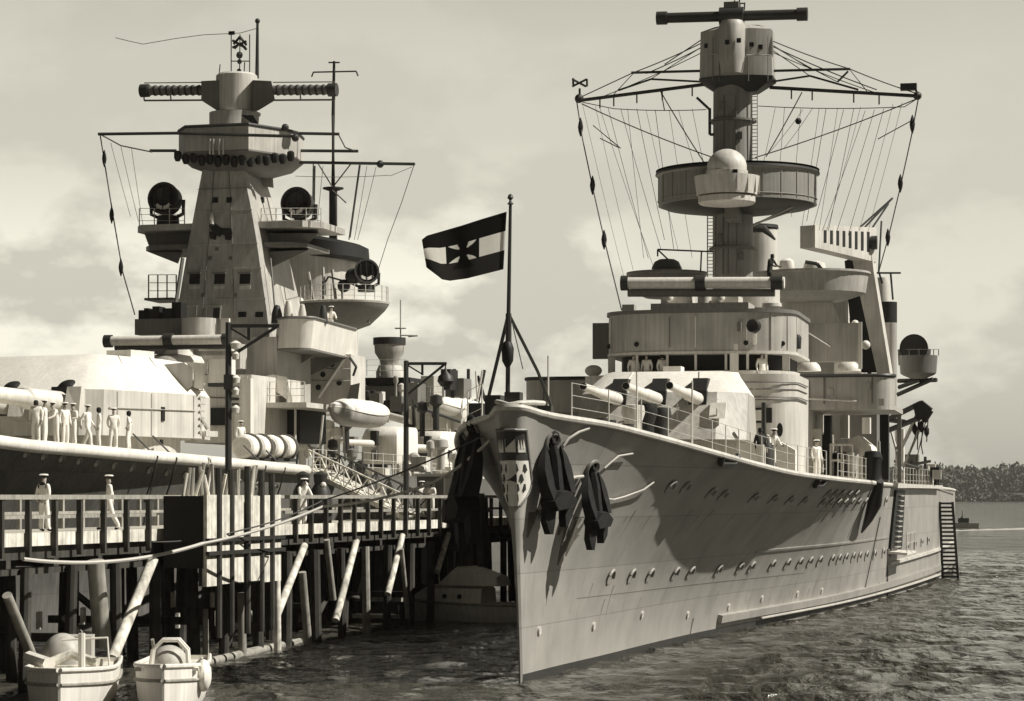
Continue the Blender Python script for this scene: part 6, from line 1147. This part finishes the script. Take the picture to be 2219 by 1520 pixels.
for i in range(30): a = W0.onz(2060 + i * 12, 1151.5 - i * .35, 0); wd = 1.0 + i * .22; rw.append([V((a.x, a.y - wd * 2, .03)), V((a.x, a.y, .16 + .05 * math.sin(i * 2.1))), V((a.x, a.y + wd * 2, .03))])
mb.sheet(rw); M['foam'] = mat('wake_foam', .4, .3, .2, .9, scale=1.5); tag(mb.build('wake', 'foam'), kind='structure')
# mooring lines
def line(name, pts, r, lbl, m='rope', dip=.4):
    out = []
    for a, b in zip(pts, pts[1:]): out += sag(a, b, dip, 16)
    o = MB().tube(out, r, 6).build(name, m); tag(o, lbl, 'rope', 'mooring lines'); return o
wq = lambda px, py, x: Q.world(*Q.onx(px, py, x))
a, b, c_ = wq(50, 1212, .6), wq(440, 1178, 2.1), R.world(-.9, .1, 6.9)
line('mooring_line', [a, b], .055, 'thick pale mooring line slung along the front of the pier below the deck', dip=.28)
line('mooring_line', [b, W0.p(700, 1098, 80), W0.p(930, 1050, 76), c_], .045, 'thin pale mooring line rising past the fender planks to the cruiser bow', dip=.12)
line('mooring_line', [wq(330, 1175, .4), wq(520, 1150, 1.9), W0.p(700, 1085, 82), R.world(-1.2, .4, 7.0)], .025, 'thinner dark mooring line just above the pale one', 'wire', .1)
# ================================================================ PEOPLE
def person_mesh(name, J, uniform='cloth', h=1.75):
    base = dict(pel=(0, 0, .95), wai=(0, 0, 1.1), che=(0, .01, 1.32), nek=(0, .01, 1.48), hea=(0, -.01, 1.6), top=(0, .0, 1.71), nos=(0, -.10, 1.61),
        shL=(-.18, .01, 1.42), elL=(-.25, .04, 1.16), wrL=(-.25, -.04, .93), paL=(-.25, -.06, .85), shR=(.18, .01, 1.42), elR=(.25, .04, 1.16), wrR=(.25, -.04, .93), paR=(.25, -.06, .85),
        hiL=(-.09, 0, .9), knL=(-.10, -.02, .5), anL=(-.10, .02, .1), toL=(-.12, -.15, .04), hiR=(.09, 0, .9), knR=(.10, -.02, .5), anR=(.10, .02, .1), toR=(.12, -.15, .04))
    base.update(J)
    rad = dict(pel=.15, wai=.135, che=.16, nek=.062, hea=.092, top=.07, nos=.02, sh=.072, el=.055, wr=.038, pa=.035, hi=.10, kn=.085, an=.085, to=.042)
    names = list(base); vs = [V(base[n]) for n in names]; ix = {n: i for i, n in enumerate(names)}; ed = []
    for a, b in [('pel', 'wai'), ('wai', 'che'), ('che', 'nek'), ('nek', 'hea'), ('hea', 'top'), ('hea', 'nos')] + [(x + s, y + s) for s in 'LR' for x, y in (('sh', 'el'), ('el', 'wr'), ('wr', 'pa'), ('hi', 'kn'), ('kn', 'an'), ('an', 'to'))] + [('che', 'shL'), ('che', 'shR'), ('pel', 'hiL'), ('pel', 'hiR')]: ed.append((ix[a], ix[b]))
    rads = [rad.get(n, rad.get(n[:2], .05)) for n in names]
    for s in 'LR':                                            # five fingers, unequal, slightly curled
        pa, wr = V(base['pa' + s]), V(base['wr' + s]); d = (pa - wr).normalized(); sd2 = d.cross(V((1, 0, 0))); sd2 = V((0, 1, 0)) if sd2.length < .1 else sd2.normalized()
        for k, ln in ((-1.5, .055), (-.5, .075), (.5, .08), (1.5, .07)):
            b0 = pa + d * .035 + sd2 * k * .02; i0 = len(vs); vs += [b0, b0 + d * ln * .6, b0 + d * ln + V((0, -.012, 0))]; rads += [.011, .010, .008]; ed += [(ix['pa' + s], i0), (i0, i0 + 1), (i0 + 1, i0 + 2)]
        t0 = pa + sd2 * -.045; i0 = len(vs); vs += [t0, t0 + d * .04 + sd2 * -.015]; rads += [.012, .010]; ed += [(ix['pa' + s], i0), (i0, i0 + 1)]
    me = bpy.data.meshes.new(name + '_sk'); me.from_pydata([tuple(p) for p in vs], ed, []); ob = bpy.data.objects.new('tmp', me); COL.objects.link(ob)
    md = ob.modifiers.new('s', 'SKIN'); md.use_smooth_shade = True
    for i, r in enumerate(rads): me.skin_vertices[0].data[i].radius = (r, r * (.78 if i < 3 else 1))
    me.skin_vertices[0].data[ix['pel']].use_root = True
    ob.modifiers.new('u', 'SUBSURF').levels = 1
    dg = bpy.context.evaluated_depsgraph_get(); out = bpy.data.meshes.new_from_object(ob.evaluated_get(dg)); out.name = name; bpy.data.objects.remove(ob)
    out.materials.clear()
    for q in (uniform, 'skin', 'navy'): out.materials.append(M[q])
    hd = V(base['hea'])
    for p in out.polygons:
        c = p.center; m = 0
        if c.z > base['nek'][2] + .03: m = 1
        if any((c - V(base['pa' + s])).length < .125 and (c - V(base['pa' + s])).length < (c - V(base['wr' + s])).length + .02 for s in 'LR'): m = 1
        if c.z < .095: m = 2
        if uniform == 'cloth' and base['nek'][2] - .10 < c.z <= base['nek'][2] + .03 and abs(c.x) < .15: m = 2 if (c.y - base['che'][1] > -.02) else 0
        p.material_index = m; p.use_smooth = True
    return out, base
mbc = MB(); mbc.lathe([(.088, 0), (.098, .03), (.10, .05), (.14, .055), (.145, .075), (.11, .10), (.02, .105)], n=18); mbc.mi = [1 if all(mbc.v[i].z < .054 for i in f) else 0 for f in mbc.f]; t_ = mbc.build('cap', ['cloth', 'navy']); CAP = t_.data; bpy.data.objects.remove(t_)
mbc = MB(); mbc.lathe([(.085, -.12), (.1, -.06), (.1, .02), (.07, .07), (.01, .085)], n=14); t_ = mbc.build('hair', 'navy'); HAIR = t_.data; bpy.data.objects.remove(t_)
POSES = dict(stand={}, back=dict(wrL=(-.2, .1, .98), paL=(-.12, .14, .95), wrR=(.2, .1, .98), paR=(.12, .14, .95), knL=(-.12, -.02, .5), anL=(-.16, .0, .1), toL=(-.2, -.16, .04)),
    stride=dict(knL=(-.1, -.2, .52), anL=(-.1, -.22, .1), toL=(-.11, -.38, .05), knR=(.1, .1, .5), anR=(.1, .3, .13), toR=(.11, .16, .04), elL=(-.25, .16, 1.18), wrL=(-.24, .16, .94), paL=(-.24, .16, .86), wrR=(.24, -.14, .96), paR=(.24, -.18, .89)),
    hips=dict(elL=(-.40, .08, 1.2), wrL=(-.22, -.02, 1.03), paL=(-.17, -.06, 1.0), elR=(.40, .08, 1.2), wrR=(.22, -.02, 1.03), paR=(.17, -.06, 1.0), knR=(.2, -.04, .5), anR=(.28, .0, .1), toR=(.33, -.16, .04)),
    lean=dict(che=(0, -.08, 1.3), nek=(0, -.13, 1.45), hea=(0, -.17, 1.57), top=(0, -.17, 1.68), nos=(0, -.27, 1.58), shL=(-.18, -.1, 1.39), shR=(.18, -.1, 1.39), elL=(-.24, -.22, 1.16), wrL=(-.2, -.42, 1.06), paL=(-.19, -.49, 1.06), elR=(.24, -.22, 1.16), wrR=(.2, -.42, 1.06), paR=(.19, -.49, 1.06)),
    fold=dict(elL=(-.24, -.02, 1.15), wrL=(-.02, -.22, 1.2), paL=(.06, -.22, 1.22), elR=(.24, -.02, 1.15), wrR=(.04, -.2, 1.14), paR=(-.05, -.2, 1.14)))
PM_ = {}
def person(pose, uni, loc, rz, lbl, cap=True, h=1.75, grp=None):
    if (pose, uni) not in PM_: PM_[(pose, uni)] = person_mesh('person', POSES[pose], uni)
    me, b = PM_[(pose, uni)]; o = bpy.data.objects.new('person', me); COL.objects.link(o); o.location = loc; o.rotation_euler = (0, 0, rz); o.scale = (h / 1.75,) * 3; tag(o, lbl, 'person', grp)
    c = bpy.data.objects.new('cap' if cap else 'hair', CAP if cap else HAIR); COL.objects.link(c); c.parent = o; hd = V(b['hea']); c.location = hd + V((0, .012, .07 if cap else .04)); return o
D = math.radians
person('back', 'cloth', Q.world(*Q.onz(95, 1153, DZ)), D(150), 'sailor in white with flat cap on the pier, hands behind his back')
person('stride', 'cloth', Q.world(*Q.onz(236, 1150, DZ)), D(-70), 'slim sailor in white with flat cap walking on the pier by the dark fender end')
person('lean', 'cloth', Q.world(*Q.onz(655, 1141, DZ)), D(35), 'man in white leaning on the pier rail beside the white fender planks')
person('stand', 'cloth', Q.world(*Q.onz(914, 1128, DZ)), D(20), 'left of the pair in white at the pier rail under the hanging lamp', grp='pair at the pier rail')
person('fold', 'cloth', Q.world(*Q.onz(934, 1128, DZ)), D(-30), 'right of the pair in white at the pier rail, arms folded', cap=False, grp='pair at the pier rail')
person('stand', 'cloth', Q.world(*Q.onz(1030, 1127, DZ)), D(60), 'person in white on the pier close beside the cruiser stem', cap=False)
dl = [(78, 'stand', 10, 'dark haired sailor in white at the left end of the group by the big turret'), (97, 'back', 100, 'sailor in white next to the left end of the group, seen half turned'), (122, 'lean', -40, 'sailor in white bending forward under the gun barrel'), (141, 'stand', 60, 'sailor in white standing behind the bending one'), (158, 'fold', -20, 'sailor in white with folded arms in the middle of the deck group'), (190, 'stride', 80, 'sailor in white walking right along the deck under the gun muzzle screen'), (214, 'stand', -60, 'bare headed sailor in white just right of the walking one'), (246, 'back', 30, 'sailor in white cap standing apart, second from the right end'), (279, 'hips', -75, 'sailor in white with hands on hips, at the right end of the deck group')]
for px, po, rz, lbl in dl:
    y = lhp(px, 0); zz = interp(lz_tab, y) + .05; xx = None
    q = L.p(px, 965, y); person(po, 'cloth', L.world(q.x - .0, y, zz + .16), D(rz) - L.th, lbl, cap=(px not in (78, 214, 279)), h=1.62, grp='sailors on the deck of the big ship')
q = L.p(522, 985, -15.5); person('stand', 'cloth', L.world(q.x, -15.5, q.z - .15), D(40), 'officer in white cap behind the tall gallows post on the big ship', h=1.65)
q = L.p(716, 672, 3); person('lean', 'cloth', L.world(q.x, 3, q.z - 1.55), D(20), 'signalman in white leaning over the bridge wing of the big ship')
for px, py, rz in ((1350, 812, 0), (1382, 815, 25), (1400, 812, -10), (1425, 815, 30)):
    q = R.p(px, py, 37.1)
for px, lbl, rz in ((1374, 'left', 10), (1402, 'second', -25), (1436, 'third', 30), (1652, 'right', 15)):
    yy = 36.2; q = R.p(px, 800, yy); person('stand', 'cloth', R.world(q.x, yy - .1, zb0 - .85), D(rz), '%s of the men in white at the open bridge windows of the cruiser' % lbl, cap=px != 1436, h=1.62, grp='men at the bridge windows')
for px, y, po, lbl, uni in ((1648, 23.2, 'stand', 'dark clothed man beside the loading davit on the cruiser foredeck', 'navy'), (1672, 24.5, 'lean', 'man in white bending beside the loading davit on the cruiser', 'cloth'), (1770, 38, 'stand', 'man in white standing in the shade under the cruiser wing', 'cloth')):
    x = R.x(px, y); person(po, uni, R.world(x, y, deckz(y) - .02), D(30), lbl, cap=uni == 'cloth', h=1.68)
q = R.p(1668, 586, 54); person('lean', 'navy', R.world(q.x, 54, q.z - .9), D(50), 'dark clothed lookout on the platform behind the tube mast', cap=False)
